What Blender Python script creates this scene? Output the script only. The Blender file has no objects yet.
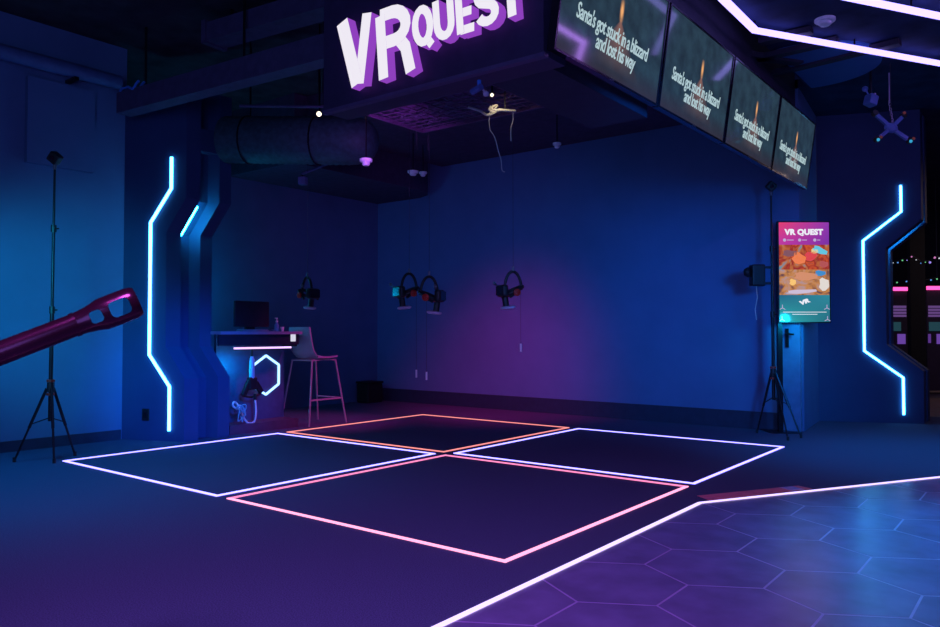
import bpy, bmesh, math, random
from mathutils import Vector, Matrix, Euler
random.seed(7)
PI = math.pi
scene = bpy.context.scene
COL = scene.collection

# ------------------------------------------------------------------ camera
F_PX, PITCH, AZ = 758.3, 0.0244, 0.6627
CAM = Vector((4.4152, -5.2826, 1.1014))
cd = bpy.data.cameras.new('camera'); cam = bpy.data.objects.new('camera', cd); COL.objects.link(cam)
cam.location = CAM; cam.rotation_euler = (PI/2 + PITCH, 0, AZ)
cd.sensor_width = 36; cd.lens = F_PX/940*36; cd.clip_start = 0.02; cd.clip_end = 200
scene.camera = cam
scene.view_settings.view_transform = 'Standard'
scene.view_settings.look = 'None'
scene.view_settings.exposure = 0
scene.view_settings.gamma = 1
FW = Vector((-math.sin(AZ)*math.cos(PITCH), math.cos(AZ)*math.cos(PITCH), math.sin(PITCH)))
RT = Vector((math.cos(AZ), math.sin(AZ), 0)); UP = RT.cross(FW)
def ray(x, y): return FW*F_PX + RT*(x-470) + UP*(313.5-y)
def on(x, y, ax, val):                       # where the sight line meets a plane of the room
    d = ray(x, y); return CAM + d*((val-CAM[ax])/d[ax])
def at(x, y, depth): return CAM + ray(x, y)/F_PX*depth

# ------------------------------------------------------------------ materials
MATS = {}
def mat(name, col, rough=.6, metal=0., var=.12, scale=12., bump=0., spec=.4, coat=0.):
    if name in MATS: return MATS[name]
    m = bpy.data.materials.new(name); m.use_nodes = True; nt = m.node_tree
    b = nt.nodes['Principled BSDF']
    b.inputs['Roughness'].default_value = rough; b.inputs['Metallic'].default_value = metal
    b.inputs['Specular IOR Level'].default_value = spec; b.inputs['Coat Weight'].default_value = coat
    tc = nt.nodes.new('ShaderNodeTexCoord'); n = nt.nodes.new('ShaderNodeTexNoise')
    n.inputs['Scale'].default_value = scale; n.inputs['Detail'].default_value = 4
    nt.links.new(tc.outputs['Object'], n.inputs['Vector'])
    r = nt.nodes.new('ShaderNodeValToRGB')
    r.color_ramp.elements[0].position = .3; r.color_ramp.elements[1].position = .7
    r.color_ramp.elements[0].color = (*[c*(1-var) for c in col], 1)
    r.color_ramp.elements[1].color = (*[min(1, c*(1+var)) for c in col], 1)
    nt.links.new(n.outputs['Fac'], r.inputs['Fac']); nt.links.new(r.outputs['Color'], b.inputs['Base Color'])
    if bump:
        bp = nt.nodes.new('ShaderNodeBump'); bp.inputs['Strength'].default_value = bump; bp.inputs['Distance'].default_value = .01
        nt.links.new(n.outputs['Fac'], bp.inputs['Height']); nt.links.new(bp.outputs['Normal'], b.inputs['Normal'])
    MATS[name] = m; return m
def glow(name, col, strength=1.):
    if name in MATS: return MATS[name]
    m = bpy.data.materials.new(name); m.use_nodes = True; nt = m.node_tree
    b = nt.nodes['Principled BSDF']; b.inputs['Base Color'].default_value = (.04, .04, .05, 1)
    b.inputs['Emission Color'].default_value = (*col, 1); b.inputs['Emission Strength'].default_value = strength
    MATS[name] = m; return m

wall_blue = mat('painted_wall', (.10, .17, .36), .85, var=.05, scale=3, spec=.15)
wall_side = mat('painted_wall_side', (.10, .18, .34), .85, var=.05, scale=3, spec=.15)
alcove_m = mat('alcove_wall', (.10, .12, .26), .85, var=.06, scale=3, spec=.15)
panel_m = mat('portal_paint', (.035, .07, .17), .6, var=.05, scale=4, spec=.25)
ceil_m = mat('ceiling_black', (.05, .05, .06), .9, var=.3, scale=5, spec=.1)
ceil_r = mat('ceiling_panels', (.022, .035, .09), .8, var=.3, scale=4, spec=.1)
disc_m = mat('blue_lit_plaster', (.06, .16, .40), .85, var=.08, scale=3, spec=.1)  # lighter and bluer than the ceiling: blue light on the raft put into colour
carpet = mat('carpet', (.085, .092, .17), .95, var=.35, scale=170, bump=.5, spec=.1)
tile_m = mat('hex_tile', (.20, .16, .30), .27, var=.2, scale=5, spec=.5)
grout_m = mat('tile_grout', (.40, .29, .50), .6)
black = mat('black_plastic', (.012, .012, .016), .45)
black_metal = mat('black_metal', (.02, .02, .028), .35, .6)
grey_metal = mat('grey_metal', (.18, .18, .22), .35, .8)
white_p = mat('white_plastic', (.85, .82, .88), .45)
stool_m = mat('stool_shell', (.35, .30, .42), .45, var=.05)
stool_leg = mat('stool_leg', (.55, .40, .52), .3, .3, var=.05)
pad_m = mat('headset_pad', (.55, .45, .62), .6)
red_p = mat('red_plastic', (.5, .03, .02), .4)
cable_w = mat('white_cable', (.55, .55, .52), .5)
cable_b = mat('blue_cable', (.05, .25, .8), .4)
cable_d = mat('dark_cable', (.03, .03, .05), .5)
beam_m = mat('beam_paint', (.07, .06, .13), .75, var=.15)
duct_m = mat('duct_fabric', (.03, .07, .09), .6, var=.3, scale=20)
bar_m = mat('gun_metal', (.10, .02, .045), .22, .75, var=.15, scale=8)
desk_m = mat('desk_black', (.02, .022, .04), .4)
desk_top = mat('desk_top', (.30, .26, .40), .35)

# ------------------------------------------------------------------ mesh builder
class MB:
    def __init__(s): s.v = []; s.f = []; s.mi = []; s.uv = {}
    def add(s, vs, fs, mi=0):
        k = len(s.v); s.v += [tuple(v) for v in vs]; s.f += [tuple(i+k for i in f) for f in fs]; s.mi += [mi]*len(fs)
        return s
    def box(s, lo, hi, mi=0, M=None):
        vs = [Vector((x, y, z)) for x in (lo[0], hi[0]) for y in (lo[1], hi[1]) for z in (lo[2], hi[2])]
        if M is not None: vs = [M @ v for v in vs]
        return s.add(vs, [(0,1,3,2), (4,6,7,5), (0,4,5,1), (2,3,7,6), (0,2,6,4), (1,5,7,3)], mi)
    def beam(s, a, b, w, h, up=(0,0,1), mi=0):           # rectangular bar from a to b
        a = Vector(a); b = Vector(b); d = (b-a).normalized(); up = Vector(up)
        if abs(d.dot(up)) > .99: up = Vector((1,0,0))
        r = d.cross(up).normalized(); u = r.cross(d)
        vs = [p + r*sx*w/2 + u*sz*h/2 for p in (a, b) for sx in (-1,1) for sz in (-1,1)]
        return s.add(vs, [(0,1,3,2), (4,6,7,5), (0,4,5,1), (2,3,7,6), (0,2,6,4), (1,5,7,3)], mi)
    def tube(s, pts, r, n=10, mi=0, cap=True):
        pts = [Vector(p) for p in pts]; rs = r if isinstance(r, (list, tuple)) else [r]*len(pts)
        vs = []; prev = None
        for i, p in enumerate(pts):
            d = (pts[min(i+1, len(pts)-1)] - pts[max(i-1, 0)]).normalized()
            if prev is None:
                a = Vector((0,0,1)) if abs(d.z) < .9 else Vector((1,0,0)); x = d.cross(a).normalized()
            else:
                x = (prev - d*prev.dot(d)).normalized()
            prev = x; y = d.cross(x)
            vs += [p + (x*math.cos(2*PI*k/n) + y*math.sin(2*PI*k/n))*rs[i] for k in range(n)]
        fs = [(i*n+k, i*n+(k+1)%n, (i+1)*n+(k+1)%n, (i+1)*n+k) for i in range(len(pts)-1) for k in range(n)]
        if cap: fs += [tuple(range(n))[::-1], tuple((len(pts)-1)*n+k for k in range(n))]
        return s.add(vs, fs, mi)
    def lathe(s, prof, c=(0,0,0), n=24, M=None, mi=0):    # prof: (r, z)
        c = Vector(c); vs = []
        for r, z in prof:
            for k in range(n):
                v = Vector((r*math.cos(2*PI*k/n), r*math.sin(2*PI*k/n), z))
                vs.append((M @ v if M is not None else v) + c)
        fs = [(i*n+k, i*n+(k+1)%n, (i+1)*n+(k+1)%n, (i+1)*n+k) for i in range(len(prof)-1) for k in range(n)]
        if prof[0][0] > 1e-6: fs.append(tuple(range(n))[::-1])
        if prof[-1][0] > 1e-6: fs.append(tuple((len(prof)-1)*n+k for k in range(n)))
        return s.add(vs, fs, mi)
    def ball(s, c, r, n=12, M=None, mi=0, sc=(1,1,1)):
        m = 8
        S = Matrix.Diagonal((*sc, 1)); Q = (M @ S) if M is not None else S
        return s.lathe([(max(r*math.sin(PI*i/m), 1e-5), -r*math.cos(PI*i/m)) for i in range(m+1)], c, n, Q, mi)
    def prism(s, poly, ax, lo, hi, mi=0, M=None):         # polygon in the two other axes, extruded along ax
        def mk(p, t):
            v = [0, 0, 0]; o = [i for i in range(3) if i != ax]; v[o[0]] = p[0]; v[o[1]] = p[1]; v[ax] = t
            v = Vector(v); return M @ v if M is not None else v
        n = len(poly)
        vs = [mk(p, lo) for p in poly] + [mk(p, hi) for p in poly]
        return s.add(vs, [tuple(range(n))[::-1], tuple(range(n, 2*n))] + [(k, (k+1)%n, n+(k+1)%n, n+k) for k in range(n)], mi)
    def build(s, name, m, parent=None, smooth=False, bevel=0., loc=None):
        me = bpy.data.meshes.new(name); me.from_pydata(s.v, [], s.f); me.update()
        for mm in (m if isinstance(m, (list, tuple)) else [m]): me.materials.append(mm)
        me.polygons.foreach_set('material_index', s.mi)
        bm = bmesh.new(); bm.from_mesh(me); bmesh.ops.recalc_face_normals(bm, faces=bm.faces)
        if bevel: bmesh.ops.bevel(bm, geom=[e for e in bm.edges if len(e.link_faces) == 2 and e.calc_face_angle(0) > .6], offset=bevel, segments=2, affect='EDGES', profile=.5)
        bm.to_mesh(me); bm.free()
        if smooth:
            me.polygons.foreach_set('use_smooth', [True]*len(me.polygons))
            me.set_sharp_from_angle(angle=math.radians(40))
        o = bpy.data.objects.new(name, me); COL.objects.link(o)
        if parent is not None:
            o.parent = parent; o.matrix_parent_inverse = parent.matrix_basis.inverted() if loc is None else Matrix()
        return o
def tag(o, label=None, cat=None, group=None, kind=None):
    if label: o['label'] = label
    if cat: o['category'] = cat
    if group: o['group'] = group
    if kind: o['kind'] = kind
    return o
def thing(name, label, cat, loc=(0,0,0), rz=0, group=None):
    o = bpy.data.objects.new(name, None); COL.objects.link(o); o.location = loc; o.rotation_euler = (0,0,rz)
    o.empty_display_size = .1
    return tag(o, label, cat, group)
def struct(name, mb, m): return tag(mb.build(name, m), kind='structure')
def frame(o, d):                                            # matrix whose z runs along d
    return Matrix.Translation(Vector(o)) @ Vector(d).to_track_quat('Z', 'Y').to_matrix().to_4x4()
def text_mesh(txt, size, depth=.002, bold=0., shear=0., align='CENTER', spacing=1.):
    c = bpy.data.curves.new('t', 'FONT'); c.body = txt; c.size = size; c.extrude = depth; c.offset = bold; c.shear = shear
    c.align_x = align; c.align_y = 'CENTER'; c.resolution_u = 3; c.space_character = spacing
    o = bpy.data.objects.new('t', c); COL.objects.link(o)
    me = bpy.data.meshes.new_from_object(o.evaluated_get(bpy.context.evaluated_depsgraph_get()))
    bpy.data.objects.remove(o); bpy.data.curves.remove(c); return me
def text(name, txt, size, m, M, parent, **k):
    me = text_mesh(txt, size, **k); me.transform(M); me.materials.clear(); me.materials.append(m)
    me.polygons.foreach_set('material_index', [0]*len(me.polygons))
    o = bpy.data.objects.new(name, me); COL.objects.link(o); o.parent = parent
    top = parent
    while top.parent: top = top.parent
    o.matrix_parent_inverse = Matrix() if parent.type != 'EMPTY' else parent.matrix_basis.inverted()
    return o

# ================================================================== SETTING
struct('floor', MB().box((-4.6, -8, -.06), (9, 15, 0)), carpet)
WALL_Y, ALC_X, LEFT_X = 3.52, -4.364, -3.228
struct('wall_back', MB().box((ALC_X-.1, WALL_Y, 0), (1.9, WALL_Y+.12, 4.05)).box((1.9, WALL_Y, 2.1), (2.15, WALL_Y+.12, 4.05)), wall_blue)
struct('baseboard_shade_back', MB().box((ALC_X, WALL_Y-.015, 0), (1.9, WALL_Y, .2)), mat('baseboard_navy', (.02, .03, .07), .6))  # dark navy strip that carries the skirting shadow at the wall's foot
struct('wall_left', MB().box((LEFT_X-.12, -8, 0), (LEFT_X, -1.30, 4.05)).box((ALC_X-.1, -1.42, 0), (LEFT_X-.12, -1.30, 4.05)), wall_side)
struct('baseboard_left', MB().box((LEFT_X, -8, 0), (LEFT_X+.015, -1.33, .1)), mat('baseboard_navy', (.02, .03, .07), .6))
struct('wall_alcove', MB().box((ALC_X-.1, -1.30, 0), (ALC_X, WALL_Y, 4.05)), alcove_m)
struct('ceiling', MB().box((-4.6, -8, 4.05), (2.25, 3.7, 4.15)), ceil_m)
struct('ceiling_back', MB().box((-3.0, .9, 3.62), (2.0, WALL_Y, 4.05)), mat('soffit_paint', (.07, .05, .10), .85, var=.15))
struct('ceiling_alcove', MB().prism([(ALC_X, .7), (-3.0, .7), (-3.0, 3.0), (-3.05, 3.25), (-3.2, 3.42), (-3.45, WALL_Y), (ALC_X, WALL_Y)], 2, 3.19, 4.05), mat('soffit_paint', (.07, .05, .10), .85))
struct('ceiling_right', MB().box((2.25, -8, 3.80), (9, 15, 3.9)).box((2.0, WALL_Y, 3.80), (2.25, 15, 3.9)), ceil_r)
struct('wall_return', MB().prism([(2.0, WALL_Y+.12), (2.15, WALL_Y+.12), (2.03, 4.795), (1.88, 4.795)], 2, 0, 3.80), wall_blue)
struct('wall_far', MB().box((-1, 14.2, 0), (9, 14.3, 3.80)), mat('far_wall', (.02, .02, .03), .9))
struct('wall_right', MB().box((8.9, -8, 0), (9, 15, 3.80)), mat('far_wall', (.02, .02, .03), .9))
# tiled zone: hexagons of .316 m side, cut along the light line
NB = [Vector((2.571, -7.5)), Vector((2.571, -.525)), Vector((2.571+1.102*3.6, -.525+1.958*3.6))]
bm = bmesh.new(); side = .316; wx = side*math.sqrt(3)
tl = MB()
for i in range(-2, 14):
    for j in range(-13, 18):
        cx = 3.12 + i*wx + (j % 2)*wx/2; cy = -1.775 + j*side*1.5
        tl.prism([(cx + (side-.006)*math.cos(PI/6+k*PI/3), cy + (side-.006)*math.sin(PI/6+k*PI/3)) for k in range(6)], 2, .002, .006)
def clip(mb, name, m):
    o = struct(name, mb, m); b = bmesh.new(); b.from_mesh(o.data)
    nrm = Vector((-(1.958), 1.102, 0)).normalized()
    for co, no in ((Vector((2.585, 0, 0)), Vector((-1, 0, 0))), (Vector((NB[1].x+.012, NB[1].y-.006, 0)), nrm), (Vector((0, -7.4, 0)), Vector((0, -1, 0))), (Vector((7.2, 0, 0)), Vector((1, 0, 0)))):
        r = bmesh.ops.bisect_plane(b, geom=b.verts[:]+b.edges[:]+b.faces[:], plane_co=co, plane_no=no, clear_outer=True)
        bmesh.ops.holes_fill(b, edges=[e for e in r['geom_cut'] if isinstance(e, bmesh.types.BMEdge)])
    b.to_mesh(o.data); b.free(); return o
clip(tl, 'floor_tile', tile_m)
clip(MB().box((2, -8, .0005), (9, 12, .0056)), 'floor_grout', grout_m)
# narrow door in the end of the back wall
d = struct('door_1', MB().box((1.905, WALL_Y-.005, .01), (2.145, WALL_Y+.05, 2.09)), mat('door_paint', (.10, .19, .36), .5))
h = MB().box((1.995, WALL_Y-.02, .93), (2.03, WALL_Y-.005, 1.14)).tube([(2.012, WALL_Y-.015, 1.08), (2.012, WALL_Y-.06, 1.08), (2.10, WALL_Y-.065, 1.075)], .011)
h.build('door_handle', black_metal, d)
# boxed-in panel high on the left wall
struct('trim_1', MB().box((LEFT_X, -2.28, 2.69), (LEFT_X+.06, -1.655, 3.5)), wall_side)

# ceiling: round plaster raft on the right with beams below it
def circle3(a, b, c):
    ax, ay, bx, by, cx, cy = a.x, a.y, b.x, b.y, c.x, c.y
    dd = 2*(ax*(by-cy)+bx*(cy-ay)+cx*(ay-by))
    ux = ((ax*ax+ay*ay)*(by-cy)+(bx*bx+by*by)*(cy-ay)+(cx*cx+cy*cy)*(ay-by))/dd
    uy = ((ax*ax+ay*ay)*(cx-bx)+(bx*bx+by*by)*(ax-cx)+(cx*cx+cy*cy)*(bx-ax))/dd
    return ux, uy, math.hypot(ax-ux, ay-uy)
ux, uy, ur = circle3(on(790, 90, 2, 3.76), on(842, 82, 2, 3.76), on(882, 60, 2, 3.76))
pts = [(ux+ur*math.cos(2*PI*k/72), uy+ur*math.sin(2*PI*k/72)) for k in range(72)]
pts = [(max(x, 2.3), y) for x, y in pts]
struct('ceiling_raft', MB().prism(pts, 2, 3.76, 3.80), disc_m)
bb = MB()
for p, q in (((742, 62), (838, 40)), ((766, 75), (900, 42)), ((760, 42), (812, 30)), ((745, 55), (800, 62))):
    a = on(*p, 2, 3.76); b2 = on(*q, 2, 3.76); bb.beam(a, b2, .10, .05)
struct('trim_2', bb, mat('ceiling_batten', (.03, .025, .05), .7))

# ================================================================== LIGHT LINES IN THE FLOOR
lav = glow('led_lavender', (1.0, .86, 4.2), 1.0)
pinkw = glow('led_pink_white', (1.9, .60, .98), 1.0)
pink = glow('led_pink', (1.35, .33, .66), 1.0)
salmon = glow('led_salmon', (1.25, .36, .33), 1.0)
base_m = mat('led_channel', (.1, .1, .12), .5)
def light_square(cx, cy, hs, label, mats, group):
    t = thing('light_square', label, 'floor light', (cx, cy, 0), 0, group)
    w = .023
    c = [(-hs, -hs), (hs, -hs), (hs, hs), (-hs, hs)]
    for k in range(4):
        a = Vector((*c[k], 0)); b = Vector((*c[(k+1) % 4], 0)); dd = (b-a).normalized(); nn = Vector((-dd.y, dd.x, 0))
        poly = [a, b, b+nn*w-dd*w, a+nn*w+dd*w]
        MB().prism([(p.x, p.y) for p in poly], 2, .001, .008).build('light_strip', mats[k], t, loc=1)
    return t
q = 2.25/2 + .057; hs = 2.25/2
# order of sides: front (-Y), right (+X), back (+Y), left (-X)
light_square(-q, -q, hs, 'lavender-white outlined floor square on the left beside the counter', [lav]*4, 'outlined squares of light on the carpet')
light_square(q, -q, hs, 'pink-white outlined floor square nearest the front', [pinkw, pinkw, pink, pink], 'outlined squares of light on the carpet')
light_square(q, q, hs, 'lavender-white outlined floor square on the right beside the screen stand', [lav]*4, 'outlined squares of light on the carpet')
light_square(-q, q, hs, 'salmon-orange outlined floor square at the back before the blue wall', [salmon]*4, 'outlined squares of light on the carpet')
t = thing('floor_light_line', 'long lavender-white light strip between dark carpet and hexagonal tiles', 'floor light', (NB[1].x, NB[1].y, 0))
line_m = glow('led_line', (1.15, .88, 1.8), 1.0)
for a, b in ((NB[0], NB[1]), (NB[1], NB[2])):
    MB().beam((a.x, a.y, .006), (b.x, b.y, .006), .025, .010).build('light_strip', line_m, t)
# printed strip stuck on the carpet along the line
def print_mat(name, cols, scale, seed=0., emit=0., detail=3.):
    m = bpy.data.materials.new(name); m.use_nodes = True; nt = m.node_tree; b = nt.nodes['Principled BSDF']
    tc = nt.nodes.new('ShaderNodeTexCoord'); mp = nt.nodes.new('ShaderNodeMapping'); mp.inputs['Location'].default_value = (seed, seed*.7, seed*1.3)
    n = nt.nodes.new('ShaderNodeTexNoise'); n.inputs['Scale'].default_value = scale; n.inputs['Detail'].default_value = detail; n.inputs['Distortion'].default_value = 1.2
    r = nt.nodes.new('ShaderNodeValToRGB'); r.color_ramp.elements[0].color = (*cols[0], 1); r.color_ramp.elements[0].position = .25
    r.color_ramp.elements[1].color = (*cols[-1], 1); r.color_ramp.elements[1].position = .75
    for i, c in enumerate(cols[1:-1]):
        e = r.color_ramp.elements.new(.25 + .5*(i+1)/(len(cols)-1)); e.color = (*c, 1)
    L = nt.links.new
    L(tc.outputs['Object'], mp.inputs['Vector']); L(mp.outputs['Vector'], n.inputs['Vector']); L(n.outputs['Fac'], r.inputs['Fac'])
    if emit:
        b.inputs['Base Color'].default_value = (.01, .01, .01, 1); b.inputs['Roughness'].default_value = .2
        L(r.outputs['Color'], b.inputs['Emission Color']); b.inputs['Emission Strength'].default_value = emit
    else:
        L(r.outputs['Color'], b.inputs['Base Color']); b.inputs['Roughness'].default_value = .5
    return m
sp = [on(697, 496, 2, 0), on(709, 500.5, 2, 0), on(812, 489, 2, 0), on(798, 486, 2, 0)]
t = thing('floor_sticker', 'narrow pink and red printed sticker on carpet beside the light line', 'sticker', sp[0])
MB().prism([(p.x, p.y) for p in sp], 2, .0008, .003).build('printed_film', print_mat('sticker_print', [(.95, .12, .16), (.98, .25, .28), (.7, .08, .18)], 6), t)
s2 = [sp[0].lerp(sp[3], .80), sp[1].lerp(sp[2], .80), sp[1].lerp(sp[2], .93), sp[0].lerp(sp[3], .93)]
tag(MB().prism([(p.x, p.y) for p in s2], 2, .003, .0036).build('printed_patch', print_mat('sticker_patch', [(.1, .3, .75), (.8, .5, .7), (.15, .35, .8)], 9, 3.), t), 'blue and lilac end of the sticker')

# ================================================================== PORTALS (jogged panels with a light line)
neon = glow('led_ice_blue', (.90, 6.0, 13.0), 1.0)
neon_hidden = glow('led_ice_blue_soft', (.90, 24., 40.), 1.0)
def offset_strip(mb, pts, w, M, y0, y1):
    # mitred ribbon in the local x-z plane
    P = [Vector((p[0], p[1])) for p in pts]; L = []; R = []
    for i, p in enumerate(P):
        d0 = (P[i]-P[i-1]).normalized() if i else (P[1]-P[0]).normalized()
        d1 = (P[i+1]-P[i]).normalized() if i < len(P)-1 else d0
        n0 = Vector((-d0.y, d0.x)); n1 = Vector((-d1.y, d1.x)); m = (n0+n1).normalized(); k = w/2/max(.3, m.dot(n0))
        L.append(p+m*k); R.append(p-m*k)
    for i in range(len(P)-1):
        mb.prism([L[i], L[i+1], R[i+1], R[i]], 1, y0, y1, M=M)
Z = [.63, .95, 2.12, 2.46]
def portal(label, org, ang, s0, e_out, e_in, so, si, depth, top, second):
    SH = Matrix(((1, math.tan(ang), 0, 0), (0, 1, 0, 0), (0, 0, 1, 0), (0, 0, 0, 1)))
    t = thing('portal_panel', label, 'light panel', (org[0], org[1], 0), ang, 'jogged wall panels with ice-blue light lines')
    def prof(ds=0.): return [(s0, 0), (e_out-ds, 0), (e_out-ds, Z[0]), (e_in-ds, Z[1]), (e_in-ds, Z[2]), (e_out-ds, Z[3]), (e_out-ds, top), (s0, top)]
    def ngon(mb, y0, y1, ds=0.):
        p = prof(ds)
        for k in (0, 1, 2, 3, 4):                           # split into convex slabs
            zs = [0, Z[0], Z[1], Z[2], Z[3], top]; xs = [e_out, e_out, e_in, e_in, e_out, e_out]
            mb.prism([(s0, zs[k]), (xs[k]-ds, zs[k]), (xs[k+1]-ds, zs[k+1]), (s0, zs[k+1])], 1, y0, y1, M=SH)
    a = MB(); ngon(a, 0, depth[0]); a.build('front_board', panel_m, t, loc=1)
    a = MB(); ngon(a, depth[0], depth[1], .14); a.build('channel_board', panel_m, t, loc=1)
    a = MB(); ngon(a, depth[1], depth[2]); a.build('rear_board', panel_m, t, loc=1)
    a = MB().box((e_out-.14, depth[0], 2.97), (e_out-.01, depth[1], 3.2), M=SH); a.build('spacer_block', panel_m, t, loc=1)
    st = MB(); offset_strip(st, [(so, 2.88), (so, Z[3]+.10), (si, Z[2]+.10), (si, Z[1]-.08), (so, Z[0]-.08), (so, .105)], .023, None, -.018, 0)
    tag(st.build('light_strip', neon, t, loc=1), 'ice-blue light line on the face of the panel')
    # lamp line set in the channel along the upper slope
    u0 = Vector((e_out-.14, 0, Z[3])); u1 = Vector((e_in-.14, 0, Z[2])); nn = Vector((.66, 0, -.75))
    lift = .085 if second else .02
    oy = Vector((math.tan(ang)*(depth[0]+.03), depth[0]+.03, 0))
    b = MB().beam(u0.lerp(u1, -.02)+oy+nn*lift, u0.lerp(u1, .85)+oy+nn*lift, .028, .03, up=nn)
    tag(b.build('channel_light', neon_hidden, t, loc=1), 'short ice-blue lamp in the slot between the boards')
    return t
PANG = math.radians(22.7)
def on_panel(x, y, org):                                    # distance along a rotated panel where a sight line meets it
    dx, dy = math.cos(PANG), math.sin(PANG); d = ray(x, y); t_ = ((org[0]-CAM.x)*dy - (org[1]-CAM.y)*dx)/(d.x*dy - d.y*dx)
    return (CAM.x+d.x*t_-org[0])*dx + (CAM.y+d.y*t_-org[1])*dy
OL, OR = (-3.228, -1.315), (2.03, 4.80)
portal('jogged blue wall panel with ice-blue light line left of the counter', OL, PANG, 0, on_panel(184, 420, OL), on_panel(166, 290, OL), on_panel(172, 175, OL), on_panel(150.5, 290, OL), (.15, .355, .485), 3.6, True)
portal('jogged blue wall panel with ice-blue light line right of the portrait screen', OR, PANG, 0, on_panel(924, 400, OR), on_panel(886, 300, OR), on_panel(902, 300, OR), on_panel(863.5, 290, OR), (.16, .30, .46), 3.795, False)
so = thing('wall_socket', 'small dark wall socket low on the left jogged panel', 'socket', (OL[0], OL[1], 0), PANG)
ks = on_panel(146, 424, OL)
MB().box((ks-.04, -.012, .20), (ks+.04, 0, .32)).build('face_plate', black, so, bevel=.003, loc=1)
MB().box((ks-.02, -.016, .23), (ks+.02, -.012, .29)).build('outlet', black_metal, so, loc=1)

# ================================================================== SIGN
SB = [.40, 2.2, -1.79, -1.56, 2.62, 4.05]
t = thing('illuminated_sign', 'overhead box sign with glowing white letters VR QUEST and purple sides', 'sign', (.7, -1.2, 2.62))
MB().box((SB[0], SB[2], SB[4]), (SB[1], SB[3], SB[5])).build('sign_box', mat('sign_box_navy', (.045, .035, .085), .5), t)
MB().box((SB[0], SB[2]-.012, SB[4]-.012), (SB[1]+.012, SB[2]+.03, SB[4]+.012)).build('edge_trim', mat('trim_purple', (.10, .075, .16), .4), t)
face_m = glow('letter_face', (.86, .82, .90), 1.0)
side_m = glow('letter_return', (.27, .05, .50), 1.0)
def stroke_letter(paths, x, z, wd, ht, sw):
    mb = MB()
    for q_, (path, closed, *wf) in enumerate(paths):
        P = [Vector((x + p[0]*wd - .085*p[1]*ht, z + p[1]*ht)) for p in path]; n = len(P); L = []; R = []
        for i, p in enumerate(P):
            a = P[i-1] if (i or closed) else None; b = P[(i+1) % n] if (i < n-1 or closed) else None
            d0 = (p-a).normalized() if a is not None else (b-p).normalized(); d1 = (b-p).normalized() if b is not None else d0
            n0 = Vector((-d0.y, d0.x)); n1 = Vector((-d1.y, d1.x)); m = (n0+n1)
            m = m.normalized() if m.length > .1 else n0
            k = sw*(wf[0] if wf else 1.)/2/max(.45, m.dot(n0)); L.append(p+m*k); R.append(p-m*k)
        for i in range(n if closed else n-1):
            j = (i+1) % n; y0, y1 = -1.862+.0006*q_, -1.79
            vs = [(L[i].x, y0, L[i].y), (L[j].x, y0, L[j].y), (R[j].x, y0, R[j].y), (R[i].x, y0, R[i].y),
                  (L[i].x, y1, L[i].y), (L[j].x, y1, L[j].y), (R[j].x, y1, R[j].y), (R[i].x, y1, R[i].y)]
            mb.add(vs, [(0,1,2,3)], 0); mb.add(vs, [(0,4,5,1), (3,2,6,7), (0,3,7,4), (1,5,6,2)], 1)
    return mb
def arc(cx, cy, rx, ry, a0, a1, n=9): return [(cx+rx*math.cos(math.radians(a0+(a1-a0)*i/n)), cy+ry*math.sin(math.radians(a0+(a1-a0)*i/n))) for i in range(n+1)]
sV = [([(0, 1), (.5, 0), (1, 1)], False)]
sV = [([(.0, 1.08), (.46, -.04)], False, 1.25), ([(.54, -.04), (1, 1.08)], False)]
sR = [([(.1, -.08), (.1, 1.0)], False), ([(.1, 1)]+arc(.5, .76, .42, .24, 90, -90)+[(.1, .52)], False), ([(.62, .56), (.86, .35), (.98, -.08)], False)]
sQ = [(arc(.5, .5, .48, .5, 0, 180)[:-1]+arc(.5, .5, .48, .5, 180, 360)[:-1], True), ([(.62, .18), (1.02, -.16)], False)]
sU = [([(.02, 1.1), (.02, .4)]+arc(.5, .36, .48, .36, 180, 360)+[(.98, .4), (.98, 1.1)], False)]
sE = [([(.08, -.1), (.08, 1.1)], False), ([(.08, 1), (1, 1)], False), ([(.08, .5), (.9, .5)], False), ([(.08, 0), (1, 0)], False)]
sS = [(arc(.5, .75, .42, .25, 20, 230, 9)+[(.5, .5)]+arc(.5, .25, .42, .25, 50, -160, 9), False)]
sT = [([(-.05, 1), (1.05, 1)], False), ([(.5, 1), (.5, -.1)], False)]
letters = [(sV, .700, 2.735, .235, .40, .085), (sR, 1.022, 2.735, .262, .38, .083), (sQ, 1.325, 2.86, .125, .205, .052), (sU, 1.498, 2.86, .115, .205, .052),
           (sE, 1.665, 2.86, .11, .205, .052), (sS, 1.80, 2.865, .14, .205, .054), (sT, 1.975, 2.87, .13, .205, .058)]
for a in letters: stroke_letter(*a).build('letter', [face_m, side_m], t)

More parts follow.
